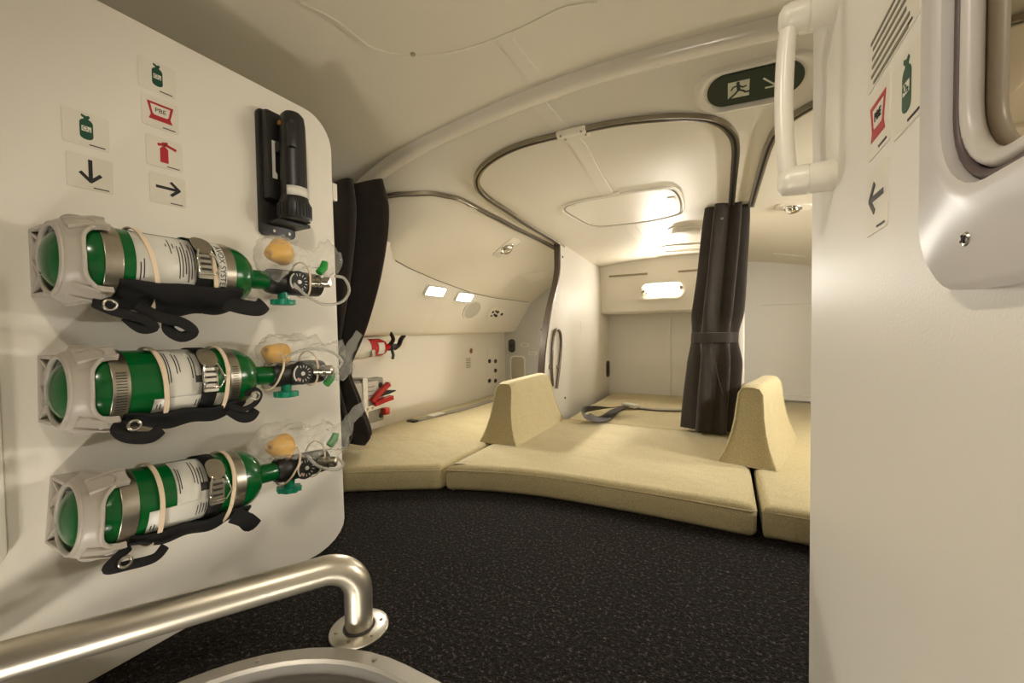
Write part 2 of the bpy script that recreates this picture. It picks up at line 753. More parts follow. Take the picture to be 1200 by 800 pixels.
for a in (64, 100, 136, 172):
    ang = math.radians(a)
    q = V((HX0+HR+(HR-.012)*math.cos(ang), HY1-HR+(HR-.012)*math.sin(ang), .006))
    b2 = nb()
    lathe(b2, [(0, 0), (0, .0045), (.002, .0035), (.0022, 0)], 14, Matrix.Translation(q) @ Matrix.Rotation(-PI/2, 4, 'Y'))
    obj('screw', b2, M['steel'], t)
bm.free()
bm = nb()
surf(bm, lambda u, v: (hole_i[u][0], hole_i[u][1], v), list(range(n)), [-1.3, -.6, -.05, -.002], closeu=True)
ins = rrect(HX0+.05, HY0+.05, HX1-.05, HY1-.05, HR-.05, 14)
ring_prism(bm, hole_i, ins, -.05, -.03)
add(bm, [(p[0], p[1], -1.3) for p in hole_i], [tuple(range(n))])
struct('wall_hatch', bm, M['shaft'], label='grey lining of the stairwell below the floor hatch')

# ------------------------------------------------------------------ room shell
# left foreground panel: free-standing bulkhead with rounded top corner
LX = -.89
ML = Matrix(((0, 0, 1, LX), (1, 0, 0, 0), (0, 1, 0, 0), (0, 0, 0, 1)))      # local x->Y, y->Z, z->+X
poly = [(-.9, 0), (.62, 0)]
poly += [(.62+.088*math.sin(a), .06-.06*math.cos(a)) for a in lin(.15, PI/2, 5)]
poly += [(.697+.0, .95)] + [(.625+.072*math.cos(a), 1.012+.078*math.sin(a)) for a in lin(0, PI/2, 8)] + [(-.9, 1.092)]
bm = nb()
prism(bm, poly, -.032, 0, ML, .004, 2)
struct('wall_left', bm, M['panel'], label='white bulkhead panel on the left carrying the green bottles')


def wallbox(name, c, s, mt, label):
    b = nb()
    box(b, c, s)
    return struct(name, b, mt, smooth=0, label=label)


wallbox('wall_front', (-.45, -.92, .66), (2.7, .04, 1.4), mat('brown_wall', srgb(150, 138, 120), .7), 'brown wall behind the viewer')
wallbox('wall_far_left', (-1.77, .15, .66), (.04, 2.1, 1.4), M['panel'], 'white wall far behind the left bulkhead')
wallbox('wall_far_right', (.82, 1.0, .66), (.04, 3.9, 1.4), M['panel'], 'white wall at the right of the right bunk')
wallbox('wall_right', (.132, -.085, .625), (.04, 1.63, 1.45), M['panel_tex'], 'white pebbled bulkhead at the right edge of the view')
wallbox('wall_back', (-.4, 2.98, .5), (2.7, .06, 1.05), M['gray_wall'], 'grey far wall behind the bunks')
# door panel on the right part of the back wall (raised rounded trim)
bm = nb()
MBk = Matrix(((1, 0, 0, 0), (0, 0, -1, 2.95), (0, 1, 0, 0), (0, 0, 0, 1)))   # local x->X, y->Z, z->-Y
p0, p1 = at_y(869, 352, 2.95), at_y(869, 465, 2.95)
ring_prism(bm, rrect(p0.x, .10, .78, p0.z+.0, .10, 8), rrect(p0.x+.035, .135, .745, p0.z-.035, .075, 8), 0, .022, MBk)
struct('trim_4', bm, M['gray_wall'], label='raised rounded frame on the far wall of the right bunk')
bm = nb()
prism(bm, rrect(-.385, .08, -.335, .68, .004, 2), 0, .014, MBk)
struct('trim_5', bm, M['gray_wall'], label='vertical joint strip on the grey far wall')

# bunk side wall on the left
SX = -1.5
bm = nb()
box(bm, (SX-.015, 1.8, .30), (.03, 1.8, .60))
struct('wall_side', bm, M['panel'], smooth=0, label='white lower side wall of the left bunk')
# end wall of left bunk
bm = nb()
box(bm, (-1.185, 2.695, .5), (.75, .03, 1.0))
struct('wall_end', bm, mat('end_wall_grey', srgb(196, 194, 190), .6), smooth=0, label='grey end wall of the left bunk')
# overhead lining: sloped panel above the side wall
bm = nb()
prof = [(-1.50, .535), (-1.425, .535), (-1.40, .552), (-1.352, .63), (-1.30, .71), (-1.246, .785), (-1.19, .87), (-1.17, .905), (-1.5, .905)]
vs = []
ys = [1.15, 1.22, 1.3, 1.4, 1.63, 1.635, 1.64, 2.0, 2.3, 2.55, 2.685]
for y in ys:
    sh = .002 if y == 1.635 else 0
    for (x, z) in prof:
        vs.append((x-sh, y, z))
k = len(prof)
fs = [tuple(range(k)), tuple(range((len(ys)-1)*k, len(ys)*k))]
for j in range(len(ys)-1):
    for i in range(k):
        q = (i+1) % k
        fs.append((j*k+i, j*k+q, (j+1)*k+q, (j+1)*k+i))
add(bm, vs, fs)
struct('wall_lining', bm, M['panel'], smooth=40, label='sloped white lining panel over the left bunk with lamps')


bm = nb()
cr = []
for y in lin(1.16, 2.67, 40):
    done = False
    for (x0, z0), (x1, z1) in zip(prof[2:7], prof[3:8]):
        for i in range(12):
            xx, zz = x0+(x1-x0)*i/12, z0+(z1-z0)*i/12
            if not done and zz > zc(xx, y)-.001:
                cr.append(V((xx+.001, y, zz)))
                done = True
cr = [sum(cr[max(0, i-2):i+3], V())/len(cr[max(0, i-2):i+3]) for i in range(len(cr))]
tube(bm, cr, .0022, 6)
struct('trim_8', bm, M['inkgrey'], smooth=60, label='thin joint line where the lining meets the left bunk ceiling')


def lining_frame(py_px, px, off=0.0):
    """point and frame on the sloped lining seen at the pixel"""
    d = ray(px, py_px)
    best = None
    for (x0, z0), (x1, z1) in zip(prof[2:6], prof[3:7]):
        nx, nz = (z1-z0), -(x1-x0)
        l = math.hypot(nx, nz)
        nx, nz = nx/l, nz/l
        den = d.x*nx+d.z*nz
        tt = ((x0-CAM.x)*nx+(z0-CAM.z)*nz)/den
        p = CAM+d*tt
        if z0-1e-4 <= p.z <= z1+1e-4:
            z = V((nx, 0, nz))
            x = V((0, 1, 0))
            y = z.cross(x)
            mm = Matrix((x, y, z)).transposed().to_4x4()
            mm.translation = p+z*off
            return mm
    return None


# partition between the left and centre bunk
PA, PB = V((-.812, 2.02, 0)), V((-.762, 2.95, 0))
pd = (PB-PA).normalized()
pn = V((pd.y, -pd.x, 0))          # faces +X
MP = Matrix(((pd.x, 0, pn.x, PA.x), (pd.y, 0, pn.y, PA.y), (0, 1, 0, 0), (0, 0, 0, 1)))
PLEN = (PB-PA).length


def part_px(px, py):
    d = ray(px, py)
    tt = (PA-CAM).dot(pn)/d.dot(pn)
    p = CAM+d*tt
    return ((p-PA).dot(pd), p.z)


front = [part_px(x, y) for x, y in [(656, 292), (656, 315), (653, 335), (648, 355), (643, 380), (639, 410), (637, 440)]]
front = [(a, b) for a, b in front]
fr = [(p.x, p.y) for p in catmull([(a, b, 0) for a, b in front], 4)]
fr.append((fr[-1][0], .0))
ztop = zc(-.8, 2.1)+.02
poly = [(fr[0][0], ztop)]+fr+[(PLEN, 0), (PLEN, .99)]
bm = nb()
prism(bm, poly, -.03, 0, MP, .003)
struct('wall_partition', bm, M['panel'], label='white partition panel between the left and middle bunk')
bm = nb()
path = [MP @ V((a, b, -.015)) for a, b in [(fr[0][0], ztop-.02)]+fr[1:]]
sweep(bm, path, rect_prof(.034, .012), [-V(pd)]*len(path))
struct('trim_6', bm, mat('dark_edge_trim', srgb(74, 62, 50), .4, .3), label='dark curved edge trim on the partition front')
# partition on the right behind the curtain, seen nearly edge on
bm = nb()
box(bm, (.055, 2.45, .5), (.03, 1.0, 1.04), .004)
struct('wall_partition_right', bm, M['panel'], label='white partition edge between the middle and right bunk')

# overhead panel on the far wall (centre bunk)
BY = 2.78
bm = nb()
prf = [(2.95, .655), (2.80, .655), (2.785, .668), (2.78, .70), (2.78, .78), (2.77, .86), (2.745, .96), (2.73, 1.07), (2.95, 1.07)]
xs = [-.78, .04]
vs = [(x, y, z) for x in xs for (y, z) in prf]
k = len(prf)
fs = [tuple(range(k)), tuple(range(k, 2*k))]+[(i, (i+1) % k, k+(i+1) % k, k+i) for i in range(k)]
add(bm, vs, fs)
struct('wall_bin', bm, M['panel'], smooth=40, label='white overhead panel across the far wall of the middle bunk')

# ------------------------------------------------------------------ cushions
CZ = .09


def cushion(name, outline, label, z1=CZ, z0=.0, bev=.02, group=None, wel=True):
    t = thing(name, label, 'mattress', (sum(p[0] for p in outline)/len(outline), sum(p[1] for p in outline)/len(outline), z0), group)
    b = nb()
    prism(b, outline, z0, z1, None, bev, 3)
    obj('cover', b, M['cushion'], t, 50)
    b = nb()
    pth = [V((p[0], p[1], 0)) for p in outline]
    c = V((sum(p.x for p in pth)/len(pth), sum(p.y for p in pth)/len(pth), 0))
    pp = []
    for p in pth:
        d = (c-p)
        pp.append(V((p.x, p.y, z1-.018))+d.normalized()*.0015)
    tube(b, pp, .0026, 6, closed=True)
    obj('piping', b, M['cushion'], t, 60)
    return t


front_l = catmull([(-1.49, .70, 0), (-1.3, .80, 0), (-1.14, .915, 0), (-1.0, 1.0, 0), (-.868, 1.075, 0)], 4)
cushion('mattress', [(p.x, p.y) for p in front_l]+[(-.862, 1.09), (-.862, 1.97), (-.862, 2.05), (-.862, 2.67), (-1.49, 2.67)],
        'beige mattress of the left bunk beside the equipment on the wall')
front_c = catmull([(-.845, 1.085, 0), (-.70, 1.137, 0), (-.515, 1.175, 0), (-.2, 1.19, 0), (.06, 1.188, 0)], 4)
cushion('mattress', [(p.x, p.y) for p in front_c]+[(.072, 1.20), (.072, 1.935), (-.79, 1.935), (-.848, 1.90), (-.848, 1.10)],
        'wide beige front cushion of the middle bunk above the dark carpet')
cushion('mattress', [(-.735, 1.945), (.035, 1.945), (.035, 2.94), (-.735, 2.94)],
        'beige rear mattress of the middle bunk running to the grey far wall', z1=CZ-.004)
cushion('mattress', [(.085, 1.195), (.13, 1.20), (.30, 1.20), (.78, 1.20), (.78, 2.94), (.085, 2.94)],
        'beige mattress of the right bunk beside the white bulkhead')

# ------------------------------------------------------------------ bolsters


def bolster(label, A, side, length, yaw, h):
    """A: middle of the front base edge. profile with concave flanks extruded along the bunk"""
    t = thing('bolster_cushion', label, 'bolster', (A[0], A[1], CZ), 'wedge bolsters dividing the bunk fronts')
    w = .088
    half = [(w, 0), (w*.86, h*.10), (w*.70, h*.25), (w*.58, h*.42), (w*.50, h*.6), (w*.46, h*.78), (w*.42, h*.92), (w*.30, h*.985), (w*.12, h)]
    pr = half+[(-x, z) for x, z in half[::-1]]
    ca, sa = math.cos(yaw), math.sin(yaw)
    n_ = 14
    rings = []
    for i in range(n_+1):
        s = i/n_
        y = s*length
        rings.append((y, s))
    b = nb()
    vs = []
    for y, s in rings:
        e = min(s, 1-s)*length
        sh = 1-.035*max(0, 1-e/.03)**2
        for (x, z) in pr:
            lean = .06*z/h*(1 if s < .5 else -1.2)*max(0, 1-min(s, 1-s)*2)*1
            xx, yy, zz = x*sh, y+lean, z*sh if z > 0 else z
            vs.append((A[0]+xx*ca+yy*sa, A[1]-xx*sa+yy*ca, CZ+zz))
    k = len(pr)
    fs = [tuple(range(k))[::-1], tuple(range(n_*k, (n_+1)*k))]
    for j in range(n_):
        for i in range(k):
            q = (i+1) % k
            fs.append((j*k+i, j*k+q, (j+1)*k+q, (j+1)*k+i))
    add(b, vs, fs)
    obj('cover', b, M['cushion'], t, 50)
    for j, nm in ((0, 'piping'), (n_, 'piping')):
        b = nb()
        tube(b, vs[j*k:(j+1)*k], .003, 6, closed=True)
        obj(nm, b, M['cushion'], t, 60)
    return t


bolster('beige wedge bolster on the seam between the left and middle mattress', (-.815, 1.385), 1, .53, math.radians(0), .245)
bolster('beige wedge bolster on the seam by the right bulkhead in front of the dark curtain', (.062, 1.515), -1, .52, math.radians(13), .262)

# ------------------------------------------------------------------ curtain rails on the ceiling


def rail(label, pix, ctrl=6, name='curtain_rail'):
    base = [at_ceil(x, y, zc, .004) for x, y in pix]
    P = catmull(base, ctrl)
    P = [V((p.x, p.y, zc(p.x, p.y)-.006)) for p in P]
    mid = P[len(P)//2]
    t = thing(name, label, 'curtain rail', mid, 'curtain rails on the bunk ceiling')
    b = nb()
    sweep(b, P, [(-.011, .006), (-.011, -.006), (-.004, -.006), (-.004, .001), (.004, .001), (.004, -.006), (.011, -.006), (.011, .006)], (0, 0, 1))
    obj('track', b, M['track'], t, 30)
    b = nb()
    sweep(b, [p-V((0, 0, .0015)) for p in P], rect_prof(.0078, .004), (0, 0, 1))
    obj('slot', b, M['slot'], t, 30, label='dark slot')
    return P


RL = rail('curved curtain rail over the left bunk starting at the left curtain', [(444, 231), (470, 227), (500, 226), (522, 229), (545, 236), (580, 254), (615, 272), (651, 291)])
RM = rail('long looped curtain rail around the front of the middle bunk', [(660, 289), (625, 267), (592, 245), (570, 230), (559, 216), (562, 200), (580, 184), (612, 169), (668, 155), (720, 144), (770, 138), (810, 137), (838, 141), (855, 152), (862, 170), (860, 205), (857, 240)])
RR = rail('curtain rail over the right bunk partly hidden by the white grab handle', [(990, 104), (955, 121), (930, 136), (912, 150), (900, 172), (890, 205), (880, 241)])
# joint bracket on the middle rail
p = at_ceil(669, 155, zc, .012)
t = thing('rail_bracket', 'small cream joint bracket at the middle of the looped curtain rail', 'bracket', p)
mf = ceil_frame(p, zc, (1, .05, 0))
b = nb()
prism(b, rrect(-.045, -.012, .045, .012, .004, 3), -.006, .006, mf, .0015)
obj('clamp_plate', b, M['cover'], t)
b = nb()
prism(b, rrect(-.036, -.034, .052, -.014, .007, 4), -.010, -.004, mf, .001)
obj('base_plate', b, M['cover'], t)
for sx, sy in ((-.032, 0), (.032, 0), (-.024, -.024), (.040, -.024)):
    b = nb()
    lathe(b, [(0, 0), (0, .004), (.002, .003), (.002, 0)], 12, mf @ Matrix.Translation((sx, sy, .006 if sy == 0 else -.004)) @ Matrix.Rotation(-PI/2, 4, 'Y'))
    obj('screw', b, M['steel'], t)

# ------------------------------------------------------------------ curtains


def curtain(label, secs, pleats, tie_z, hem_z, seed, tail=None, ptop=None):
    """secs: (z, cx, cy, rx, ry) from top to bottom"""
    t = thing('curtain', label, 'curtain', (secs[0][1], secs[0][2], secs[0][0]), 'tied dark curtains')
    zs = lin(secs[0][0], secs[-1][0], 60)
    tabs = [[(-s[0], s[i]) for s in secs] for i in (1, 2, 3, 4)]
    N = 132

    def ring(z, amp=1, grow=0):
        c = [interp(tb, -z) for tb in tabs]
        fl = .5+.5*math.cos(min(1, abs(z-tie_z)/.12)*PI)       # 1 at the tie
        out_ = []
        for i in range(N):
            a = 2*PI*i/N
            w = math.cos(pleats*a+seed+.9*math.sin(2*a+seed)+.35*math.sin((z-hem_z)*5+a))
            w2 = math.cos((pleats*2-3)*a+seed*2+z*2)
            k = 1+(.25*w+.06*w2)*(1-.65*fl)*amp
            out_.append(V((c[0]+(c[2]*k+grow)*math.cos(a), c[1]+(c[3]*k+grow)*math.sin(a), z)))
        return out_
    b = nb()
    vs = []
    for z in zs:
        vs += ring(z)
    fs = [tuple(range(N))]
    for j in range(len(zs)-1):
        for i in range(N):
            q = (i+1) % N
            fs.append((j*N+i, j*N+q, (j+1)*N+q, (j+1)*N+i))
    fs.append(tuple(range((len(zs)-1)*N, len(zs)*N)))
    add(b, vs, fs)
    obj('cloth', b, M['curtain'], t, 70)
    b = nb()
    vs = []
    for z, g in ((tie_z+.022, .002), (tie_z+.02, .006), (tie_z-.02, .006), (tie_z-.022, .002)):
        vs += ring(z, .35, g)
    fs = []
    for j in range(3):
        for i in range(N):
            q = (i+1) % N
            fs.append((j*N+i, j*N+q, (j+1)*N+q, (j+1)*N+i))
    add(b, vs, fs)
    obj('tie_band', b, M['curtain'], t, 40)
    # button at the header
    c = secs[0]
    if ptop:
        b = nb()
        lathe(b, [(0, 0), (0, .006), (.003, .004), (.003, 0)], 16, Matrix.Translation(ptop) @ Matrix.Rotation(-PI/2, 4, 'Z'))
        obj('snap_button', b, M['steel'], t)
    return t


def cs(l, r, y, Y, ry):
    a, b_ = at_y(l, y, Y), at_y(r, y, Y)
    return ((a.z+b_.z)/2, (a.x+b_.x)/2, Y, (b_.x-a.x)/2*.86, ry)


CY = 1.95
top = cs(827, 878, 240, CY, .055)
ct = curtain('dark curtain tied with a band hanging between the middle and right bunk',
             [top, cs(824, 878, 262, CY, .055), cs(818, 874, 320, CY, .06), cs(811, 870, 370, CY, .06), cs(808, 868, 395, CY, .055), cs(807, 868, 420, CY, .06), cs(803, 865, 460, CY, .07), cs(800, 862, 502, CY, .075)],
             7, at_y(838, 395, CY).z, .1, 1.3, ptop=at_y(846, 256, CY-.07))
b = nb()
bx = at_y(848, 463, CY-.075)
tube(b, catmull([at_y(834, 400, CY-.066), at_y(838, 425, CY-.07), at_y(843, 448, CY-.075), at_y(848, 464, CY-.078)], 5), [.002]*15+[.003], 8)
obj('tie_cord', b, M['curtain'], ct, 60)
CYL = 1.05
curtain('dark curtain gathered at the left beside the fire extinguisher',
        [cs(338, 448, 226, CYL, .07), cs(338, 455, 262, CYL, .075), cs(345, 447, 320, CYL, .07), cs(352, 430, 380, CYL, .06), cs(362, 413, 425, CYL, .045), cs(365, 412, 440, CYL, .042), cs(372, 420, 470, CYL, .045), cs(374, 432, 505, CYL-.02, .05), cs(374, 426, 516, CYL-.02, .05)],
        6, at_y(390, 432, CYL).z, .1, .4)

# ------------------------------------------------------------------ ceiling fittings
# access hatch panel
t = None
c0 = at_ceil(733, 240)
t = thing('access_panel', 'wide rounded access panel in the ceiling above the middle bunk', 'access panel', c0)
pts = [at_ceil(x, y) for x, y in [(658, 244), (672, 236), (720, 227), (765, 220), (788, 219), (799, 229), (801, 243), (795, 250), (760, 258), (712, 264), (690, 263), (672, 254)]]
loop = catmull(pts, 5, True)
b = nb()
sweep(b, [V((p.x, p.y, zc(p.x, p.y)-.003)) for p in loop], [(-.005, .004), (-.005, -.003), (-.002, -.006), (.002, -.006), (.005, -.003), (.005, .004)], (0, 0, 1), closed=True)
obj('frame', b, M['cover'], t, 60)
cen = sum((p for p in loop), V())/len(loop)
inner = [cen+(p-cen)*.94 for p in loop]
b = nb()
tb = bmesh.new()
A_ = [tb.verts.new((p.x, p.y, zc(p.x, p.y)-.006)) for p in inner]
B_ = [tb.verts.new((p.x, p.y, zc(p.x, p.y)+.004)) for p in inner]
tb.faces.new(A_)
for i in range(len(A_)):
    j = (i+1) % len(A_)
    tb.faces.new((A_[i], A_[j], B_[j], B_[i]))
merge(b, tb)
obj('door', b, M['cover'], t, 30)
b = nb()
tube(b, [V((p.x, p.y, zc(p.x, p.y)-.0055)) for p in [cen+(p-cen)*.95 for p in loop]], .0018, 6, closed=True)
obj('seal', b, mat('seal_grey', srgb(120, 110, 92), .6), t)
b = nb()
mf = ceil_frame(at_ceil(787, 233, zc, .007))
box(b, (0, 0, 0), (.03, .05, .004), .001, mf)
obj('latch', b, M['cover'], t)
for x, y in ((672, 241), (722, 226), (775, 222), (695, 262), (785, 248)):
    b = nb()
    box(b, (0, 0, 0), (.022, .012, .006), .002, ceil_frame(at_ceil(x, y, zc, .006)))
    obj('hinge', b, M['cover'], t)

# air outlet and oval fitting behind it
p = at_ceil(802, 268)
mf = ceil_frame(p)
t = thing('air_vent', 'small slotted air vent on the ceiling just left of the dark curtain', 'vent', p)
b = nb()
prism(b, rrect(-.08, -.05, .08, .05, .045, 8), -.002, .006, mf, .002)
obj('base_plate', b, M['cover'], t)
b = nb()
prism(b, [(-.06, -.035), (.07, -.035), (.075, .02), (.04, .035), (-.03, .035), (-.06, .01)], .004, .026, mf, .004)
obj('scoop', b, M['cover'], t)
for i in range(4):
    b = nb()
    box(b, (-.045+i*.018, -.0355, .014), (.011, .002, .013), 0, mf)
    obj('slot', b, M['slot'], t, label='dark vent slot')
p = at_ceil(806, 290)
mf = ceil_frame(p)
t = thing('ceiling_fitting', 'oval cream fitting on the ceiling behind the slotted vent', 'ceiling fitting', p)
b = nb()
ring_prism(b, rrect(-.17, -.085, .17, .085, .08, 8), rrect(-.125, -.05, .125, .05, .03, 8), -.002, .008, mf)
obj('bezel', b, M['cover'], t)
b = nb()
prism(b, rrect(-.125, -.05, .125, .05, .03, 8), -.002, .002, mf)
obj('inset_panel', b, M['cover'], t)
b = nb()
ring_prism(b, rrect(-.085, -.032, .085, .032, .004, 3), rrect(-.078, -.026, .078, .026, .003, 3), .001, .006, mf)
obj('inner_frame', b, M['cover'], t)

# dome lamps


def dome_lamp(px, py, label, w):
    p = at_ceil(px, py)
    mf = ceil_frame(p)
    t = thing('dome_light', label, 'ceiling light', p, 'unlit swivel reading lights on the ceiling')
    b = nb()
    ring_prism(b, rrect(-w, -w*.62, w, w*.62, w*.25, 6), circ(0, 0, w*.55, 28), -.001, .007, mf) if False else prism(b, rrect(-w, -w*.62, w, w*.62, w*.3, 6), -.001, .006, mf, .002)
    obj('bezel', b, M['cover'], t)
    mx = mf @ Matrix.Rotation(-PI/2, 4, 'Y')
    b = nb()
    lathe(b, [(.004, w*.55), (.010, w*.53), (.012, w*.46), (.007, w*.40)], 28, mx, close=False)
    obj('ring', b, M['chrome'], t, 60)
    b = nb()
    lathe(b, [(.004, w*.44), (.018, w*.40), (.026, w*.28), (.029, .0)], 28, mx @ Matrix.Rotation(.3, 4, 'Y'), close=False)
    obj('eyeball', b, M['chrome'], t, 60)


dome_lamp(593, 290, 'swivel reading light on the ceiling of the left bunk', .075)
dome_lamp(929, 242, 'swivel reading light on the ceiling of the right bunk beside the white bulkhead', .062)
# thin raised rectangle on left bunk ceiling and on right bunk ceiling
for i, (pix, lb) in enumerate((([(612, 322), (641, 316), (653, 322), (622, 330)], 'flat rectangular plate on the left bunk ceiling near the partition'), ([(905, 296), (945, 300), (945, 306), (915, 303)], 'flat rectangular plate on the ceiling of the right bunk'))):
    q = [at_ceil(x, y) for x, y in pix]
    b = nb()
    tb = bmesh.new()
    A_ = [tb.verts.new((p.x, p.y, zc(p.x, p.y)-.004)) for p in q]
    B_ = [tb.verts.new((p.x, p.y, zc(p.x, p.y)+.01)) for p in q]
    tb.faces.new(A_)
    tb.faces.new(B_)
    for a in range(4):
        c = (a+1) % 4
        tb.faces.new((A_[a], A_[c], B_[c], B_[a]))
    merge(b, tb)
    tag(obj('ceiling_plate', b, M['cover'], None, 0), lb, 'plate')

# exit sign
p = at_ceil(883, 99)
mf = ceil_frame(p, zc, (1, 0, 0))
# x to the right in the picture, y up the slope: flip so that y points to the viewer's up
xw = V((1, .0, 0))
zn = (mf.to_3x3() @ V((0, 0, 1))).normalized()
xw = (xw-zn*xw.dot(zn)).normalized()
yw = zn.cross(xw)
mf = Matrix((xw, yw, zn)).transposed().to_4x4()
mf.translation = p
t = thing('exit_sign', 'dark green emergency exit sign with running figure in oval cream recess', 'exit sign', p)
pl, pr_ = at_ceil(826, 103), at_ceil(938, 92)
hw = (pr_-pl).length/2
pt, pb = at_ceil(883, 80), at_ceil(883, 117)
hh = (pt-pb).length/2
b = nb()
A0 = rrect(-hw-.030, -hh-.020, hw+.030, hh+.020, hh+.012, 12)
A1 = rrect(-hw-.020, -hh-.013, hw+.020, hh+.013, hh+.007, 12)
A2 = rrect(-hw-.004, -hh-.004, hw+.004, hh+.004, hh, 12)
n = len(A0)
vs = [(q[0], q[1], -.02) for q in A0]+[(q[0], q[1], .003) for q in A0]+[(q[0]*1.0, q[1], .008) for q in A1]+[(q[0], q[1], .0015) for q in A2]+[(q[0], q[1], -.02) for q in A2]
fs = []
for r_ in range(4):
    for i in range(n):
        j = (i+1) % n
        fs.append((r_*n+i, r_*n+j, (r_+1)*n+j, (r_+1)*n+i))
add(b, vs, fs, mf)
obj('bezel', b, M['ceil'], t, 60)
b = nb()
prism(b, rrect(-hw, -hh, hw, hh, hh*.98, 12), -.015, .0045, mf)
obj('sign_plate', b, M['exitgreen'], t)
s = hh/.045*.68
ux = -.31*hw
b = nb()
prism(b, [(ux-.036*s, -.034*s), (ux+.036*s, -.034*s), (ux+.036*s, .034*s), (ux-.036*s, .034*s)], .004, .0056, mf)
obj('pictogram_field', b, M['exitpale'], t)
b = nb()


def stroke(pts, w, z0, z1, mtx, bmx):
    P = [V((a, c, 0)) for a, c in pts]
    for a, c in zip(P, P[1:]):
        d = (c-a).normalized()
        q = V((-d.y, d.x, 0))*w/2
        e = d*w*.25
        prism(bmx, [((a-e+q).x, (a-e+q).y), ((a-e-q).x, (a-e-q).y), ((c+e-q).x, (c+e-q).y), ((c+e+q).x, (c+e+q).y)], z0, z1, mtx)


def sc(pts):
    return [(ux+a*s, c*s) for a, c in pts]


prism(b, [(ux-.002*s+.006*s*math.cos(a), .026*s+.006*s*math.sin(a)) for a in lin(0, 2*PI, 12)[:-1]], .005, .0062, mf)
stroke(sc([(-.001, .017), (.001, -.003)]), .012*s, .005, .0062, mf, b)
stroke(sc([(-.003, .017), (-.018, .012), (-.024, .001)]), .005*s, .005, .0063, mf, b)
stroke(sc([(.002, .016), (.014, .006), (.026, .010)]), .005*s, .005, .0064, mf, b)
stroke(sc([(.003, -.003), (.018, -.010), (.022, -.016), (.040, -.016)]), .0065*s, .005, .0065, mf, b)
stroke(sc([(-.001, -.004), (-.012, -.018), (-.030, -.033)]), .0065*s, .005, .0066, mf, b)
obj('running_figure', b, M['exitgreen'], t, label='dark running figure')
b = nb()
ax = .33*hw
stroke([(ax-.02*s, .022*s), (ax+.022*s, -.016*s)], .006*s, .004, .0056, mf, b)
stroke([(ax-.012*s, -.018*s), (ax+.024*s, -.018*s), (ax+.026*s, .012*s)], .006*s, .004, .0057, mf, b)
obj('arrow', b, M['exitpale'], t, label='pale slanted arrow')

# ------------------------------------------------------------------ lamps and fittings on the lining of the left bunk


def reading_lamp(px, py, w, h, label):
    mf = lining_frame(py, px, 0)
    p = mf.translation.copy()
    t = thing('reading_light', label, 'reading light', p, 'lit reading lights over the left bunk')
    b = nb()
    ring_prism(b, rrect(-w-.008, -h-.008, w+.008, h+.008, .012, 5), rrect(-w, -h, w, h, .008, 5), -.004, .015, mf)
    obj('bezel', b, M['white_plastic'], t)
    b = nb()
    prism(b, rrect(-w, -h, w, h, .008, 5), -.004, .001, mf)
    obj('diffuser', b, M['glow'], t, label='glowing fill light diffuser')


reading_lamp(509, 340, .065, .022, 'lit rectangular reading light on the sloped lining, nearer the left curtain')
reading_lamp(543, 347, .065, .022, 'lit rectangular reading light on the sloped lining, nearer the oval speaker')

mf = lining_frame(363, 553)
t = thing('speaker_grille', 'pale oval speaker grille on the sloped lining right of the lit lamps', 'speaker', mf.translation.copy())
b = nb()
ring_prism(b, circ(0, 0, .085, 32, .066), circ(0, 0, .074, 32, .056), -.003, .006, mf)
obj('ring', b, M['white_plastic'], t)
b = nb()
prism(b, circ(0, 0, .075, 32, .057), -.003, .003, mf)
obj('mesh', b, mat('grille_white', srgb(205, 198, 182), .6, bump=(900, .8, .002)), t)
mf = lining_frame(367, 583)
t = thing('control_panel', 'oval white panel with dark buttons on the sloped lining of the left bunk', 'control panel', mf.translation.copy())
b = nb()
prism(b, rrect(-.12, -.045, .12, .045, .044, 10), -.003, .005, mf, .002)
obj('plate', b, M['white_plastic'], t)
for (u, v, r) in ((-.075, .01, .010), (-.07, -.018, .008), (-.045, .018, .009), (-.04, -.008, .010), (-.015, .012, .013), (-.012, -.016, .013), (.05, -.002, .012)):
    b = nb()
    prism(b, circ(u, v, r, 14, r*.8), .004, .009, mf, .001)
    obj('button', b, M['black'], t, label='dark button')
mf = lining_frame(349, 606)
if mf:
    b = nb()
    for i in range(5):
        box(b, (-.055+i*.027, 0, .0), (.022, .012, .003), 0, mf)
    tag(obj('vent_slot', b, M['inkgrey']), 'short grey slotted vent near the end of the sloped lining', 'vent')

# things on the lower side wall
MS = Matrix(((0, 0, 1, SX), (1, 0, 0, 0), (0, 1, 0, 0), (0, 0, 0, 1)))


def on_side(px, py):
    p = at_x(px, py, SX)
    return p.y, p.z


y, z = on_side(549, 425)
t = thing('placard', 'small pale printed placard on the left bunk side wall', 'placard', (SX, y, z))
b = nb()
prism(b, rrect(y-.035, z-.038, y+.035, z+.038, .003, 2), 0, .0015, MS)
obj('plate', b, M['tile'], t)
b = nb()
for i in range(6):
    box(b, (y-.004, z+.026-i*.011, .0018), (.045 if i % 2 else .055, .004, .0006), 0, MS)
obj('print_lines', b, M['inkgrey'], t)
y, z = on_side(552, 411)
b = nb()
prism(b, circ(y, z, .016, 18, .018), 0, .003, MS, .001)
tag(obj('indicator_button', b, mat('brown_button', srgb(150, 96, 66), .5)), 'small reddish brown round button above the placard on the side wall', 'button')
y0, z0 = on_side(577, 428)
t = thing('outlet_panel', 'white plate with five dark holes at the end of the side wall', 'outlet panel', (SX, y0, z0))
ya, za = on_side(571, 412)
yb, zb = on_side(585, 450)
b = nb()
prism(b, rrect(ya, zb-.02, yb+.01, za+.03, .006, 3), 0, .004, MS, .001)
obj('plate', b, M['panel'], t)
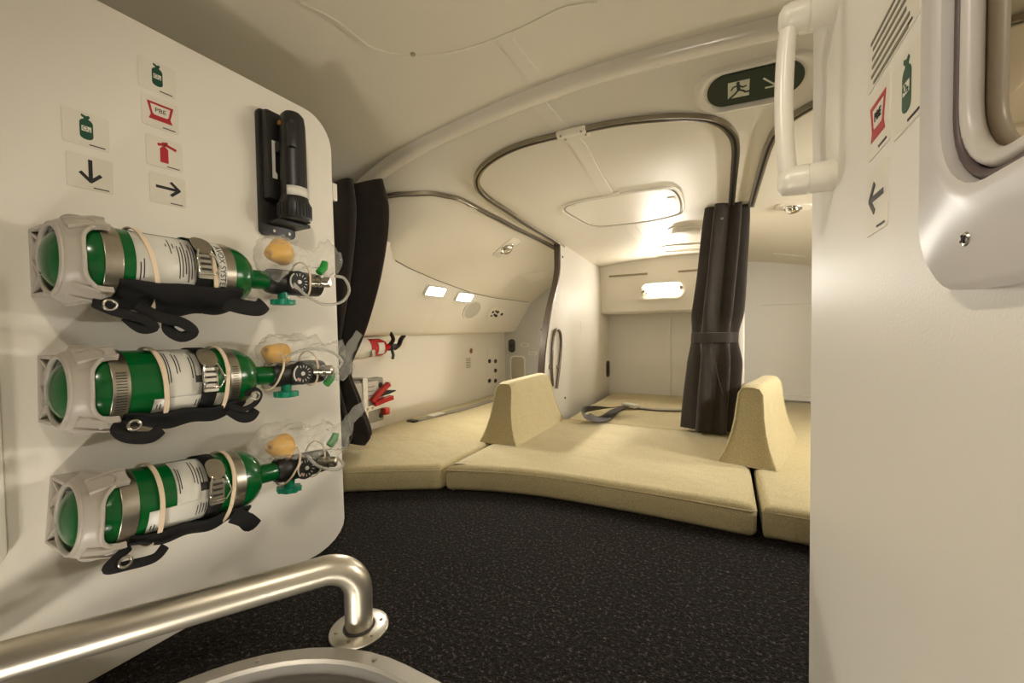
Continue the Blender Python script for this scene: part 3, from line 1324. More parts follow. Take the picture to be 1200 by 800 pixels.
for px, py in ((573, 423), (580, 423), (580, 434), (573, 446), (580, 446)):
    y, z = on_side(px, py)
    b = nb()
    prism(b, circ(y, z, .020, 16, .015), .003, .006, MS)
    obj('hole', b, M['dark'], t, label='dark round hole')

# end wall fittings
EY = 2.679
ME = Matrix(((1, 0, 0, 0), (0, 0, -1, EY), (0, 1, 0, 0), (0, 0, 0, 1)))


def on_end(px, py):
    p = at_y(px, py, EY)
    return p.x, p.z


x, z = on_end(600, 405)
t = thing('speaker', 'dark rounded speaker on the grey end wall of the left bunk', 'speaker', (x, EY, z))
b = nb()
prism(b, rrect(x-.028, z-.05, x+.028, z+.05, .024, 8), -.002, .010, ME, .003)
obj('body', b, mat('speaker_dark', srgb(70, 64, 56), .6), t)
b = nb()
prism(b, circ(x, z, .016, 20), .009, .013, ME, .001)
obj('cone', b, M['dark'], t)
x, z = on_end(607, 432)
t = thing('cup_niche', 'recessed rounded niche in the grey end wall of the left bunk', 'niche', (x, EY, z))
b = nb()
ring_prism(b, rrect(x-.065, z-.10, x+.065, z+.10, .03, 8), rrect(x-.055, z-.09, x+.055, z+.09, .025, 8), -.002, .006, ME)
obj('rim', b, M['gray_wall'], t)
b = nb()
prism(b, rrect(x-.055, z-.09, x+.055, z+.09, .025, 8), -.002, .002, ME)
obj('back', b, mat('niche_tan', srgb(182, 174, 152), .6), t)
for (px, py, w, lb) in ((615, 404, .036, 'small white placard on the grey end wall, upper one'), (624, 414, .034, 'small white placard on the grey end wall, lower one')):
    x, z = on_end(px, py)
    b = nb()
    prism(b, rrect(x-w, z-.014, x+w, z+.014, .003, 2), -.001, .002, ME)
    b2 = nb()
    t = thing('placard', lb, 'placard', (x, EY, z), 'small placards on the end wall')
    obj('plate', b, M['label'], t)
    for i in range(2):
        box(b2, (x, z+.005-i*.01, .0022), (w*1.3, .002, .0006), 0, ME)
    obj('print_lines', b2, M['inkgrey'], t)
x, z = on_end(635, 386)
b = nb()
prism(b, circ(x, z, .007, 12), -.001, .004, ME, .001)
tag(obj('screw', b, M['dark']), 'tiny dark screw on the grey end wall beside the partition', 'screw')

# partition fittings: loop handle, placard, slot
t = thing('grab_rail', 'tall dark looped grab rail at the front edge of the white partition', 'grab rail', MP @ V((.1, .3, 0)))
hp = [part_px(x, y) for x, y in [(645, 452), (644, 430), (645, 405), (647, 390), (650, 386), (654, 390), (655, 405), (653, 430), (650, 455)]]
b = nb()
tube(b, catmull([MP @ V((a, c, .012)) for a, c in hp], 5), .008, 10)
obj('bar', b, mat('dark_steel', srgb(110, 100, 88), .3, .9), t, 60)
for a, c in (hp[1], hp[7]):
    b = nb()
    lathe(b, [(0, .0), (0, .013), (.006, .011), (.012, .007), (.012, 0)], 16, MP @ Matrix.Translation((a, c, 0)) @ Matrix.Rotation(-PI/2, 4, 'Y'))
    obj('mount', b, M['steel'], t)
u, w = part_px(683, 384)
t = thing('placard', 'small faint printed placard in the middle of the white partition', 'placard', MP @ V((u, w, 0)))
b = nb()
prism(b, rrect(u-.04, w-.04, u+.04, w+.04, .003, 2), 0, .001, MP)
obj('plate', b, M['panel'], t)
b = nb()
for i in range(5):
    box(b, (u, w+.028-i*.013, .0012), (.055, .004, .0006), 0, MP)
obj('print_lines', b, M['tile'], t)
u, w = part_px(712, 432)
t = thing('wall_switch', 'narrow dark oval switch near the far end of the white partition', 'switch', MP @ V((u, w, 0)))
b = nb()
prism(b, rrect(u-.035, w-.06, u+.035, w+.06, .03, 8), 0, .006, MP, .002)
obj('plate', b, M['dark'], t)
b = nb()
box(b, (u, w, .007), (.02, .05, .004), .001, MP)
obj('rocker', b, M['black'], t)
u, w = part_px(711, 412)
b = nb()
prism(b, rrect(u-.03, w-.05, u+.03, w+.05, .02, 6), 0, .004, MP, .001)
tag(obj('placard', b, M['cover']), 'pale oblong placard just above the dark switch on the partition', 'placard')
for px, py, lb in ((659, 301, 'tiny dark screw at the top front corner of the partition'), (662, 466, 'tiny dark screw at the bottom front corner of the partition')):
    u, w = part_px(px, py)
    b = nb()
    prism(b, circ(u, w, .006, 10), 0, .003, MP)
    tag(obj('screw', b, M['dark']), lb, 'screw')

# strip lamp on the far overhead panel
MB2 = Matrix(((1, 0, 0, 0), (0, 0, -1, BY), (0, 1, 0, 0), (0, 0, 0, 1)))
x0 = at_y(777, 338, BY)
t = thing('strip_light', 'lit strip light in an oval white fitting on the far overhead panel', 'light', x0)
b = nb()
ring_prism(b, rrect(x0.x-.15, x0.z-.075, x0.x+.14, x0.z+.045, .055, 8), rrect(x0.x-.138, x0.z-.062, x0.x+.128, x0.z+.034, .046, 8), -.002, .020, MB2)
obj('bezel', b, M['white_plastic'], t)
b = nb()
prism(b, rrect(x0.x-.138, x0.z-.062, x0.x+.128, x0.z+.034, .046, 8), -.002, .004, MB2)
obj('plate', b, M['white_plastic'], t)
b = nb()
prism(b, rrect(x0.x-.092, x0.z-.012, x0.x+.095, x0.z+.024, .012, 5), .003, .009, MB2, .002)
obj('diffuser', b, M['glow2'], t, label='glowing fill light diffuser')
b = nb()
lathe(b, [(0, .0), (0, .020), (.012, .018), (.022, .010), (.024, 0)], 20, MB2 @ Matrix.Translation((x0.x-.118, x0.z-.014, .004)) @ Matrix.Rotation(-PI/2, 4, 'Y'))
obj('knob', b, M['steel'], t)
b = nb()
lathe(b, [(0, .0), (0, .012), (.008, .010), (.010, 0)], 16, MB2 @ Matrix.Translation((x0.x+.108, x0.z+.002, .004)) @ Matrix.Rotation(-PI/2, 4, 'Y'))
obj('sensor', b, M['steel'], t)
for (xa, xb, ya, lb) in ((714, 759, 322, 'long thin dark vent slot at the top left of the far overhead panel'), (795, 822, 316, 'long thin vent slot on the far overhead panel beside the curtain')):
    pa, pb_ = at_y(xa, ya, 2.765), at_y(xb, ya-1, 2.765)
    b = nb()
    box(b, ((pa.x+pb_.x)/2, 2.757, pa.z-.012), (abs(pb_.x-pa.x), .012, .012), .003)
    tag(obj('vent_slot', b, mat('vent_brown', srgb(150, 138, 112), .6)), lb, 'vent')
# reading lights of the right bunk on its outer wall, like those of the left bunk
MRt = Matrix(((0, -.36, -.933, .80), (-1, 0, 0, 0), (0, .933, -.36, 0), (0, 0, 0, 1)))
for yy, lb in ((1.50, 'lit reading light on the outer wall of the right bunk, nearer the entry'), (1.80, 'lit reading light on the outer wall of the right bunk, nearer the far wall')):
    mf = MRt.copy()
    mf.translation = V((.785, yy, .77))
    t = thing('reading_light', lb, 'reading light', mf.translation.copy(), 'lit reading lights over the right bunk')
    b = nb()
    prism(b, rrect(-.075, -.032, .075, .032, .012, 5), -.04, -.002, mf)
    ring_prism(b, rrect(-.073, -.030, .073, .030, .012, 5), rrect(-.065, -.022, .065, .022, .008, 5), -.004, .011, mf)
    obj('bezel', b, M['white_plastic'], t)
    b = nb()
    prism(b, rrect(-.065, -.022, .065, .022, .008, 5), -.003, .001, mf)
    obj('diffuser', b, M['glow3'], t, label='glowing fill light diffuser')

# ------------------------------------------------------------------ seat belts
def ribbon(bm, pts, w, th, ups, k=6):
    P = catmull(pts, k)
    if isinstance(ups, list):
        U = catmull(ups, k)
    else:
        U = [V(ups)]*len(P)
    sweep(bm, P, rect_prof(w, th), U)


t = thing('seat_belt', 'grey webbing belt lying along the left mattress by the side wall', 'seat belt', (-1.42, 1.9, CZ))
pp = [at_z(x, y, CZ+.004) for x, y in [(478, 492), (500, 487), (520, 482), (545, 476), (572, 468)]]
pp = [V((p.x+.04, p.y, p.z)) for p in pp]
b = nb()
ribbon(b, pp, .05, .003, (0, 0, 1))
obj('webbing', b, M['beltgrey'], t, 40)
b = nb()
box(b, pp[0]+V((0, -.01, .002)), (.055, .03, .01), .003)
obj('end_tip', b, M['black'], t, label='dark belt tip')
b = nb()
box(b, pp[1]+V((0.0, .03, .004)), (.05, .10, .008), .003)
obj('buckle', b, M['label'], t)
t = thing('seat_belt', 'grey belt with pale buckle curled on the middle bunk mattress', 'seat belt', at_z(735, 476, CZ))
a = at_z(684, 487, CZ+.02)
b = nb()
ribbon(b, [at_z(737, 475, CZ+.012), at_z(722, 480, CZ+.005), at_z(708, 490, CZ+.012), at_z(694, 489, CZ+.035), at_z(684, 484, CZ+.052), at_z(690, 479, CZ+.06), at_z(710, 478, CZ+.05), at_z(728, 476, CZ+.04)], .05, .003,
       [(0, .2, 1), (0, .3, 1), (.3, .2, 1), (.8, -.1, .7), (1, -.3, .1), (.5, -.6, -.6), (0, -.6, -.8), (0, -.6, -.8)])
obj('webbing', b, M['belt_dark'], t, 40, label='dark curled webbing')
b = nb()
q0, q1 = at_z(731, 474, CZ+.012), at_z(747, 477, CZ+.012)
mm = Matrix.Translation((q0+q1)/2) @ Matrix.Rotation(math.atan2(q1.y-q0.y, q1.x-q0.x), 4, 'Z')
box(b, (0, 0, .004), ((q1-q0).length*1.0, .05, .02), .005, mm)
obj('buckle', b, M['label'], t, label='pale belt buckle')
b = nb()
ribbon(b, [at_z(747, 477, CZ+.004), at_z(765, 479, CZ+.004), at_z(785, 480, CZ+.004), at_z(806, 480, CZ+.004)], .045, .003, (0, 0, 1))
obj('loose_end', b, M['beltgrey'], t, 40)

# ------------------------------------------------------------------ grab handle on right bulkhead
RX = .112
t = thing('grab_bar', 'white bow shaped grab bar on the edge of the right bulkhead', 'grab bar', (RX, .597, .73))
hy = .597
for z, nm in ((.727, 'post'), (.922, 'post')):
    b = nb()
    lathe(b, [(0, 0), (0, .0172), (.0005, .0175), (.024, .0175), (.0245, .0165), (.0255, .0165), (.026, .0175), (.044, .0172), (.051, .015), (.055, .009), (.0555, 0)], 32, Matrix.Translation((RX, hy, z)) @ Matrix.Rotation(PI, 4, 'Z'))
    obj(nm, b, M['white_plastic'], t, 40)
b = nb()
tube(b, catmull([(.070, hy, .729), (.0665, hy, .745), (.064, hy, .775), (.0625, hy, .8245), (.064, hy, .874), (.0665, hy, .904), (.070, hy, .920)], 6), .0098, 20)
obj('bar', b, M['white_plastic'], t, 60)

# ------------------------------------------------------------------ mirror in a rounded frame on right bulkhead
MR = Matrix(((0, 0, -1, RX), (-1, 0, 0, 0), (0, 1, 0, 0), (0, 0, 0, 1)))     # local x->-Y, y->Z, z->-X
t = thing('mirror', 'rounded white framed mirror at the right edge of the view', 'mirror', (RX, .15, .57))
O0 = rrect(-.326, .567, .10, 1.06, .044, 8)
O1 = rrect(-.322, .571, .096, 1.056, .042, 8)
I1 = rrect(-.298, .598, .070, 1.030, .052, 8)
I2 = rrect(-.291, .605, .064, 1.024, .047, 8)
I3 = rrect(-.285, .611, .058, 1.018, .042, 8)
n = len(O0)
vs = []
for L_, z in ((O0, 0), (O0, .009), (O1, .012), (I1, .012), (I2, .018), (I3, .016), (I3, .002)):
    vs += [(q[0], q[1], z) for q in L_]
fs = []
for r_ in range(6):
    for i in range(n):
        j = (i+1) % n
        fs.append((r_*n+i, r_*n+j, (r_+1)*n+j, (r_+1)*n+i))
b = nb()
add(b, vs, fs, MR)
obj('frame', b, mat('mirror_frame_white', srgb(214, 209, 204), .35), t, 60)
b = nb()
tube(b, [MR @ V((q[0], q[1], .010)) for q in rrect(-.2825, .6135, .0555, 1.0155, .040, 8)], .0022, 8, closed=True)
obj('gasket', b, mat('gasket_mauve', srgb(92, 78, 76), .5), t, 60, label='dark gasket')
b = nb()
tube(b, [MR @ V((q[0], q[1], .008)) for q in rrect(-.2765, .6195, .0500, 1.0100, .036, 8)], .0042, 10, closed=True)
obj('inner_bead', b, mat('bead_white', srgb(205, 199, 192), .35), t, 60)
b = nb()
prism(b, rrect(-.282, .614, .056, 1.016, .038, 8), 0, .004, MR)
obj('glass', b, M['mirror'], t, label='mirror glass')
sp = at_x(1132, 280, RX-.012)
b = nb()
lathe(b, [(0, 0), (0, .0035), (.0008, .003), (.001, 0)], 16, MR @ Matrix.Translation((-sp.y, sp.z, .012)) @ Matrix.Rotation(-PI/2, 4, 'Y'))
obj('screw', b, M['steel'], t)
b = nb()
for a in (0, PI/2):
    box(b, (0, 0, 0), (.0045, .0009, .0006), 0, MR @ Matrix.Translation((-sp.y, sp.z, .0132)) @ Matrix.Rotation(a+.5, 4, 'Z'))
obj('screw_slot', b, M['dark'], t)

# ------------------------------------------------------------------ placards


def icon_bottle(bm, cx, cy, h, mtx, z0, z1):
    w = h*.19
    P = [(cx-w, cy-h*.42)]
    P = [(cx+w*math.cos(a), cy-h*.36+w*.7*math.sin(a)) for a in lin(PI, 2*PI, 6)]
    P += [(cx+w, cy+h*.14)] + [(cx+w*math.cos(a), cy+h*.14+w*.9*math.sin(a)) for a in lin(.2, PI/2-.35, 3)]
    P += [(cx+w*.35, cy+h*.32), (cx+w*.62, cy+h*.40), (cx+w*.4, cy+h*.46), (cx, cy+h*.42), (cx-w*.7, cy+h*.47), (cx-w*.75, cy+h*.39), (cx-w*.35, cy+h*.34)]
    P += [(cx-w*.34, cy+h*.29)] + [(cx+w*math.cos(a), cy+h*.14+w*.9*math.sin(a)) for a in lin(PI/2+.35, PI-.2, 3)] + [(cx-w, cy+h*.14)]
    prism(bm, P, z0, z1, mtx)


def arrow(bm, cx, cy, L, w, ang, mtx, z0, z1):
    R_ = mtx @ Matrix.Translation((cx, cy, 0)) @ Matrix.Rotation(ang, 4, 'Z')
    stroke([(-L/2, 0), (L/2-w*.5, 0)], w, z0, z1, R_, bm)
    stroke([(L/2-L*.36, L*.34), (L/2, 0)], w, z0, z1+.00005, R_, bm)
    stroke([(L/2-L*.36, -L*.34), (L/2, 0)], w, z0, z1+.0001, R_, bm)


def placard(kind, ly, lz, mtx, label, sz=.0265, wy=None):
    t = thing('placard', label, 'placard', mtx @ V((ly, lz, 0)), 'square safety placards on the bulkheads')
    w = wy or sz
    b = nb()
    prism(b, rrect(ly-w, lz-sz, ly+w, lz+sz, .003, 3), 0, .0008, mtx)
    obj('plate', b, M['tile'], t)
    z0, z1 = .0007, .0012
    if kind == 'o2':
        b = nb()
        icon_bottle(b, ly, lz+.004, .040, mtx, z0, z1)
        obj('bottle_symbol', b, M['greendark'], t)
        b = nb()
        prism(b, [(ly-.0055, lz-.003), (ly+.0055, lz-.003), (ly+.0055, lz+.005), (ly-.0055, lz+.005)], z1-.0001, z1+.0002, mtx)
        obj('symbol_label', b, M['tile'], t)
        b = text_bm('O\u2082', .008, mtx @ Matrix.Translation((ly, lz+.001, z1+.0003)))
        obj('symbol_text', b, M['greendark'], t)
    elif kind == 'pbe':
        b = nb()
        P = [(-.019, .014), (.019, .014), (.014, -.008), (.017, -.016), (-.017, -.016), (-.014, -.008)]
        Q = [(-.0145, .0105), (.0145, .0105), (.0115, -.005), (.009, -.0075), (-.009, -.0075), (-.0115, -.005)]
        ring_prism(b, [(ly+x, lz+.003+y) for x, y in P], [(ly+x, lz+.003+y) for x, y in Q], z0, z1, mtx)
        obj('hood_symbol', b, M['redink'], t)
        b = text_bm('PBE', .0105, mtx @ Matrix.Translation((ly, lz+.0045, z1)))
        obj('symbol_text', b, M['black'], t)
    elif kind == 'ext':
        b = nb()
        prism(b, [(ly-.007, lz-.017), (ly+.005, lz-.017), (ly+.005, lz+.007), (ly+.002, lz+.011), (ly-.004, lz+.011), (ly-.007, lz+.007)], z0, z1, mtx)
        stroke([(ly-.001, lz+.010), (ly-.001, lz+.016)], .004, z0, z1+.0001, mtx, b)
        stroke([(ly-.009, lz+.013), (ly+.001, lz+.0155), (ly+.016, lz+.011)], .0045, z0, z1+.0002, mtx, b)
        stroke([(ly-.003, lz+.017), (ly+.004, lz+.019)], .003, z0, z1+.0003, mtx, b)
        obj('extinguisher_symbol', b, M['redink'], t)
    elif kind in ('down', 'right', 'left'):
        b = nb()
        arrow(b, ly, lz+.003, .033, .0048, {'down': -PI/2, 'right': 0, 'left': PI}[kind], mtx, z0, z1)
        obj('arrow_symbol', b, M['black'], t)
    elif kind == 'text':
        b = nb()
        for i in range(6):
            box(b, (ly-.004+(i % 3)*.002, lz+sz-.009-i*.0072, .0010), (w*1.5-(i % 2)*.008, .0026, .0006), 0, mtx)
        obj('print_lines', b, M['inkgrey'], t)
    b = nb()
    box(b, (ly+w*.45, lz-sz+.004, .0010), (w*.7, .0016, .0005), 0, mtx)
    obj('part_number', b, M['black'], t)
    return t


def onL(px, py):
    p = at_x(px, py, LX)
    return p.y, p.z


placard('o2', *onL(101, 152), ML, 'white placard with green oxygen bottle symbol, left column above the down arrow')
placard('down', *onL(106, 203), ML, 'white placard with black arrow pointing down above the top green bottle')
placard('o2', *onL(184, 91), ML, 'white placard with green oxygen bottle symbol at the top of the column of four')
placard('pbe', *onL(188, 134), ML, 'white placard with red PBE hood symbol on the left bulkhead')
placard('ext', *onL(193, 180), ML, 'white placard with red fire extinguisher symbol')
placard('right', *onL(197, 223), ML, 'white placard with black arrow pointing right at the foot of the column of four')


def RYZ(y, z):
    return -y, z


placard('text', -.415, .7775, MR, 'larger white placard of grey text on the right bulkhead above the PBE placard', sz=.024, wy=.054)
placard('o2', -.380, .714, MR, 'white placard with green oxygen bottle symbol on the right bulkhead', sz=.0265)
placard('pbe', -.440, .720, MR, 'white placard with red PBE hood symbol on the right bulkhead', sz=.0265)
placard('left', -.4425, .655, MR, 'white placard with black arrow pointing left on the right bulkhead', sz=.0265)

# ------------------------------------------------------------------ flashlight and its holder on the left bulkhead
t = thing('flashlight_holder', 'black wall holder with a bottom ledge carrying the flashlight', 'holder', (LX, .55, .76))
b = nb()
prism(b, rrect(.506, .765, .586, 1.035, .012, 4), 0, .010, ML, .002)
obj('backplate', b, M['blackplastic'], t)
b = nb()
box(b, (.530, .935, .020), (.036, .19, .022), .006, ML)
obj('housing', b, M['blackplastic'], t)
b = nb()
box(b, (.556, .792, .028), (.072, .008, .056), .002, ML)
obj('ledge', b, M['blackplastic'], t)
b = nb()
prism(b, [(.523, .885), (.523, .965), (.533, .965), (.533, .955), (.529, .95), (.529, .90), (.533, .895), (.533, .885)], .030, .0325, ML @ Matrix.Identity(4))
obj('clip', b, M['label'], t, label='light grey clip')
for (yy, zz) in ((.535, .777), (.57, .777)):
    b = nb()
    lathe(b, [(0, 0), (0, .0035), (.002, .003), (.002, 0)], 12, Matrix.Translation((LX+.010, yy, zz)))
    obj('screw', b, M['steel'], t)
t = thing('flashlight', 'black flashlight with white paper band standing upright in its wall holder', 'flashlight', (LX+.052, .562, .796))
Mf = Matrix.Translation((LX+.054, .556, .7965)) @ Matrix.Rotation(-PI/2, 4, 'Y') @ Matrix.Diagonal((1, 1.2, 1.2, 1))
b = nb()
lathe(b, [(.05, .0), (.05, .022), (.16, .0215), (.205, .021), (.225, .019), (.232, .014), (.234, 0)], 28, Mf)
obj('body', b, M['blackplastic'], t)
b = nb()
pr2 = []
lathe(b, [(0, 0), (0, .025), (.004, .027), (.036, .027), (.044, .024), (.052, .022), (.052, 0)], 28, Mf)
for i in range(28):
    a = 2*PI*i/28
    box(b, (.02, .0272*math.cos(a), .0272*math.sin(a)), (.028, .002, .002), 0, Mf)
obj('head', b, M['blackplastic'], t)
b = nb()
surf(b, lambda u, v: (v, .0232*math.cos(u), .0232*math.sin(u)), lin(-2.7, 1.8, 28), [.050, .060, .070], Mf)
obj('paper_band', b, M['label'], t, solid=.0006, label='white paper band')
b = nb()
for i, (aa, ll) in enumerate(((-.75, .30), (-.70, .42))):
    surf(b, lambda u, v: (v, .0237*math.cos(u), .0237*math.sin(u)), lin(aa, aa+ll, 6), [.0625-i*.006, .0637-i*.006], Mf)
obj('print_lines', b, M['redink'], t)
b = nb()
box(b, (.175, -.014, -.017), (.05, .014, .012), .003, Mf)
box(b, (.155, -.018, .012), (.022, .012, .010), .002, Mf)
obj('switch', b, M['blackplastic'], t)
b = nb()
lathe(b, [(0, 0), (0, .006), (.003, .005), (.004, 0)], 14, Mf @ Matrix.Translation((.205, -.019, .006)) @ Matrix.Rotation(-PI/2, 4, 'Z'))
obj('charge_contact', b, mat('brass', srgb(170, 120, 50), .3, .8), t)

# ------------------------------------------------------------------ oxygen bottles
AXX = -.815
RB = .055


def cyl(M0, r, x0, x1, a0, a1, bm, nx=2, na=24, wob=None):
    """patch on a cylinder; angle measured from outward towards up"""
    def fn(u, v):
        rr = r+(wob(u, v) if wob else 0)
        return (v, -rr*math.cos(u), rr*math.sin(u))
    surf(bm, fn, lin(a0, a1, na), lin(x0, x1, nx), M0)
    return bm


def P3(M0, x, r, a):
    return M0 @ V((x, -r*math.cos(a), r*math.sin(a)))


def bottle_unit(pos, base, tilt, which, spec):
    """base frame: local x along the bottle (towards the far end), -y out of the wall, z up"""
    M0 = Matrix.Translation(base) @ Matrix.Rotation(PI/2, 4, 'Z') @ Matrix.Rotation(-tilt, 4, 'Y')
    MW = Matrix.Translation(base) @ Matrix.Rotation(PI/2, 4, 'Z')
    back = .075   # distance axis -> wall
    # ---- bracket
    t = thing('bottle_bracket', f'grey plastic cup bracket with steel bands holding the {pos} green bottle', 'bracket', base+V((-.06, .02, -.05)), 'wall brackets of the oxygen bottles')
    b = nb()
    box(b, (.145, back-.003, 0), (.25, .006, .07), .002, M0)
    obj('wall_rail', b, M['greyplastic'], t)
    # web with gussets on the near end
    b = nb()
    box(b, (.010, back-.004, 0), (.036, .006, .098), .001, M0)
    for s_ in (-1, 1):
        box(b, (.010, back-.030, s_*.0465), (.036, .052, .005), .001, M0)
    for (z0_, z1_) in ((-.044, -.020), (.004, -.020), (.004, .044 - .012), (.044, .030)):
        pa = V((.010, back-.004, z0_))
        pb_ = V((.010, back-.036, z1_))
        d = (pb_-pa)
        L_ = d.length
        ang = math.atan2(d.z, -d.y)
        mm = M0 @ Matrix.Translation((pa+pb_)/2) @ Matrix.Rotation(-ang, 4, 'X')
        box(b, (0, 0, 0), (.034, L_, .004), 0, mm)
    box(b, (.026, back-.02, 0), (.003, .04, .09), 0, M0)
    obj('gusset_block', b, M['greyplastic'], t)
    # collar
    arms = [math.radians(a) for a in (58, -52, 150, -140)]
    armk = [1, 1, .6, .6]

    def xend(a):
        e = .012
        for aa, kk in zip(arms, armk):
            d = (a-aa+PI) % (2*PI)-PI
            e += .022*kk*math.exp(-(d/.34)**2)
        return e
    b = nb()
    def fcol(u, v):
        xe = xend(u)
        x = -.004+(xe+.004)*v
        r = .0480+(.0590-.0480)*(v**.7) if v > 0 else .0480
        r += .003*math.exp(-((v-1)/.12)**2)
        return (x, -r*math.cos(u), r*math.sin(u))
    us = [2*PI*i/72 for i in range(72)]
    surf(b, fcol, us, lin(0, 1, 10), M0, closeu=True)
    obj('collar', b, M['greyplastic'], t, 60, solid=.004)
    b = nb()
    tube(b, [M0 @ V(fcol(u, 0)) for u in us], .0036, 8, closed=True)
    tube(b, [M0 @ V(fcol(u, 1)) for u in us], .003, 8, closed=True)
    obj('collar_lip', b, M['greyplastic'], t, 60)
    for aa, kk in zip(arms[:2], armk):
        b = nb()
        wv = .012
        pa = [V((.000, 0, 0)), V((.03, 0, 0)), V((.062, 0, 0))]
        def ap(x):
            r = .0520+.0105*min(1, x/.035)
            return V((x, -r*math.cos(aa), r*math.sin(aa)))
        P = [ap(x) for x in lin(.004, .044, 8)]
        rad = V((0, -math.cos(aa), math.sin(aa)))
        sweep(b, P, [(-.014, -.004), (.014, -.004), (.014, .005), (.010, .005), (.010, .0015), (-.010, .0015), (-.010, .005), (-.014, .005)], rad, M0)
        obj('arm', b, M['greyplastic'], t, 30)
    # clamp bands
    for (x0_, x1_) in ((.034, .054), (.186, .203)):
        b = nb()
        surf(b, lambda u, v: (v, -(RB+.0016)*math.cos(u), (RB+.0016)*math.sin(u)), [2*PI*i/56 for i in range(56)], [x0_, x0_+.001, x1_-.001, x1_], M0, closeu=True)
        ob = obj('clamp_band', b, M['steel'], t, 60, solid=.001)
        if spec['slots']:
            b = nb()
            for i in range(15):
                a = math.radians(24-i*4.2)
                cyl(M0, RB+.0027, x0_+.004, x1_-.004, a, a+.022, b, 1, 2)
            obj('band_slots', b, M['dark'], ob, 30)
    # strap with latch
    b = nb()
    cyl(M0, RB+.0022, .143, .165, math.radians(-70), math.radians(120), b, 2, 30)
    obj('strap', b, M['strapblack'], t, 60, solid=.0016)
    lt = nb()
    c = math.radians(28)
    def lp(x, a, r=RB+.006):
        return M0 @ V((x, -r*math.cos(a), r*math.sin(a)))
    # rounded tongue
    pts = rrect(-.014, -.018, .014, .020, .0135, 6)
    def latch_patch(bmx, P, off, th, a0):
        n_ = len(P)
        lo = [M0 @ V((.154+q[0], -(RB+off)*math.cos(a0+q[1]/RB), (RB+off)*math.sin(a0+q[1]/RB))) for q in P]
        hi = [M0 @ V((.154+q[0], -(RB+off+th)*math.cos(a0+q[1]/RB), (RB+off+th)*math.sin(a0+q[1]/RB))) for q in P]
        add(bmx, lo+hi, [tuple(range(n_))[::-1], tuple(range(n_, 2*n_))]+[(i, (i+1) % n_, n_+(i+1) % n_, n_+i) for i in range(n_)])
    latch_patch(lt, rrect(-.0135, -.004, .0135, .030, .013, 6), .008, .002, c)
    lo_ = obj('latch', lt, M['steel'], t, 40)
    b = nb()
    latch_patch(b, rrect(-.011, -.040, .011, -.004, .002, 2), .005, .003, c)
    obj('latch_base', b, M['steel'], lo_, 40)
    b = nb()
    for (q0, q1) in ((-.007, -.012), (-.007, -.020), (-.007, -.028)):
        latch_patch(b, [(-.007, q1), (.007, q1), (.007, q1+.003), (-.007, q1+.003)], .008, .0006, c)
    obj('latch_slots', b, M['dark'], lo_, 40)
    b = nb()
    wire = [(-.009, .0), (-.013, -.010), (-.014, -.022), (-.011, -.033), (.011, -.033), (.018, -.022), (.013, -.010), (.009, .0)]
    tube(b, [M0 @ V((.154+q[0], -(RB+.0125)*math.cos(c+q[1]/RB), (RB+.0125)*math.sin(c+q[1]/RB))) for q in wire], .0016, 8)
    obj('latch_wire', b, M['chrome'], lo_, 60)

    # ---- bottle
    bt = thing('oxygen_bottle', f'{spec["desc"]}', 'oxygen bottle', base, 'green oxygen bottles on the left bulkhead')
    pr_ = [(-.014, 0)]
    for i in range(1, 11):
        a = PI/2*i/10
        pr_.append((.034-.048*math.cos(a), RB*math.sin(a)**.86))
    pr_ += [(.205, RB)]
    for i in range(1, 8):
        a = PI/2*i/8
        pr_.append((.205+.044*math.sin(a), .017+(RB-.017)*math.cos(a)))
    pr_ += [(.250, .017), (.256, .0155), (.256, 0)]
    b = nb()
    lathe(b, pr_, 48, M0)
    cyl_ob = obj('cylinder', b, M['green'], bt, 60)
    b = nb()
    lathe(b, [(.252, .012), (.252, .018), (.256, .0185), (.290, .0185), (.292, .016), (.292, 0)], 28, M0)
    obj('neck', b, M['green'], bt, 40)
    # labels
    for (x0_, x1_, a0, a1) in spec['labels']:
        b = nb()
        cyl(M0, RB+.0007, x0_, x1_, math.radians(a0), math.radians(a1), b, 2, 28)
        obj('paper_label', b, M['label'], bt, 60, solid=.0004)
    b = nb()
    for (x0_, a0, a1) in spec['lines']:
        cyl(M0, RB+.0012, x0_, x0_+.0014, math.radians(a0), math.radians(a1), b, 1, 10)
    obj('print_lines', b, M['black'], bt, 60)
    if spec.get('blocks'):
        b = nb()
        for (x0_, x1_, a0, a1) in spec['blocks']:
            cyl(M0, RB+.0012, x0_, x1_, math.radians(a0), math.radians(a1), b, 1, 4)
        obj('label_block', b, M['black'], bt, 60)
    if spec.get('text'):
        b = nb()
        cyl(M0, RB+.0030, .174, .187, math.radians(-70), math.radians(66), b, 2, 28)
        obj('paper_label', b, M['label'], bt, 60, solid=.0004)
        # letters run around the bottle, read from top to bottom
        def wrap(c_):
            a = math.radians(5)-c_.x/RB
            return M0 @ V((.1805+c_.y, -(RB+.0036+c_.z)*math.cos(a), (RB+.0036+c_.z)*math.sin(a)))
        b = text_bm(spec['text'], .0125, fn=wrap)
        obj('label_text', b, M['black'], bt)
    # fabric carrying strap under the bottle
    rnd = random.Random(which)
    b = nb()
    def wob(u, v):
        return .003*math.sin(v*90+u*3+which)+.013*max(0, math.sin((v-.05)*17))*max(0, -math.sin(u+.25))
    cyl(M0, RB+.004, .050, .215, math.radians(spec['fab']), math.radians(-155), b, 26, 22, wob)
    obj('carry_strap', b, M['strapblack'], bt, 70, solid=.004)
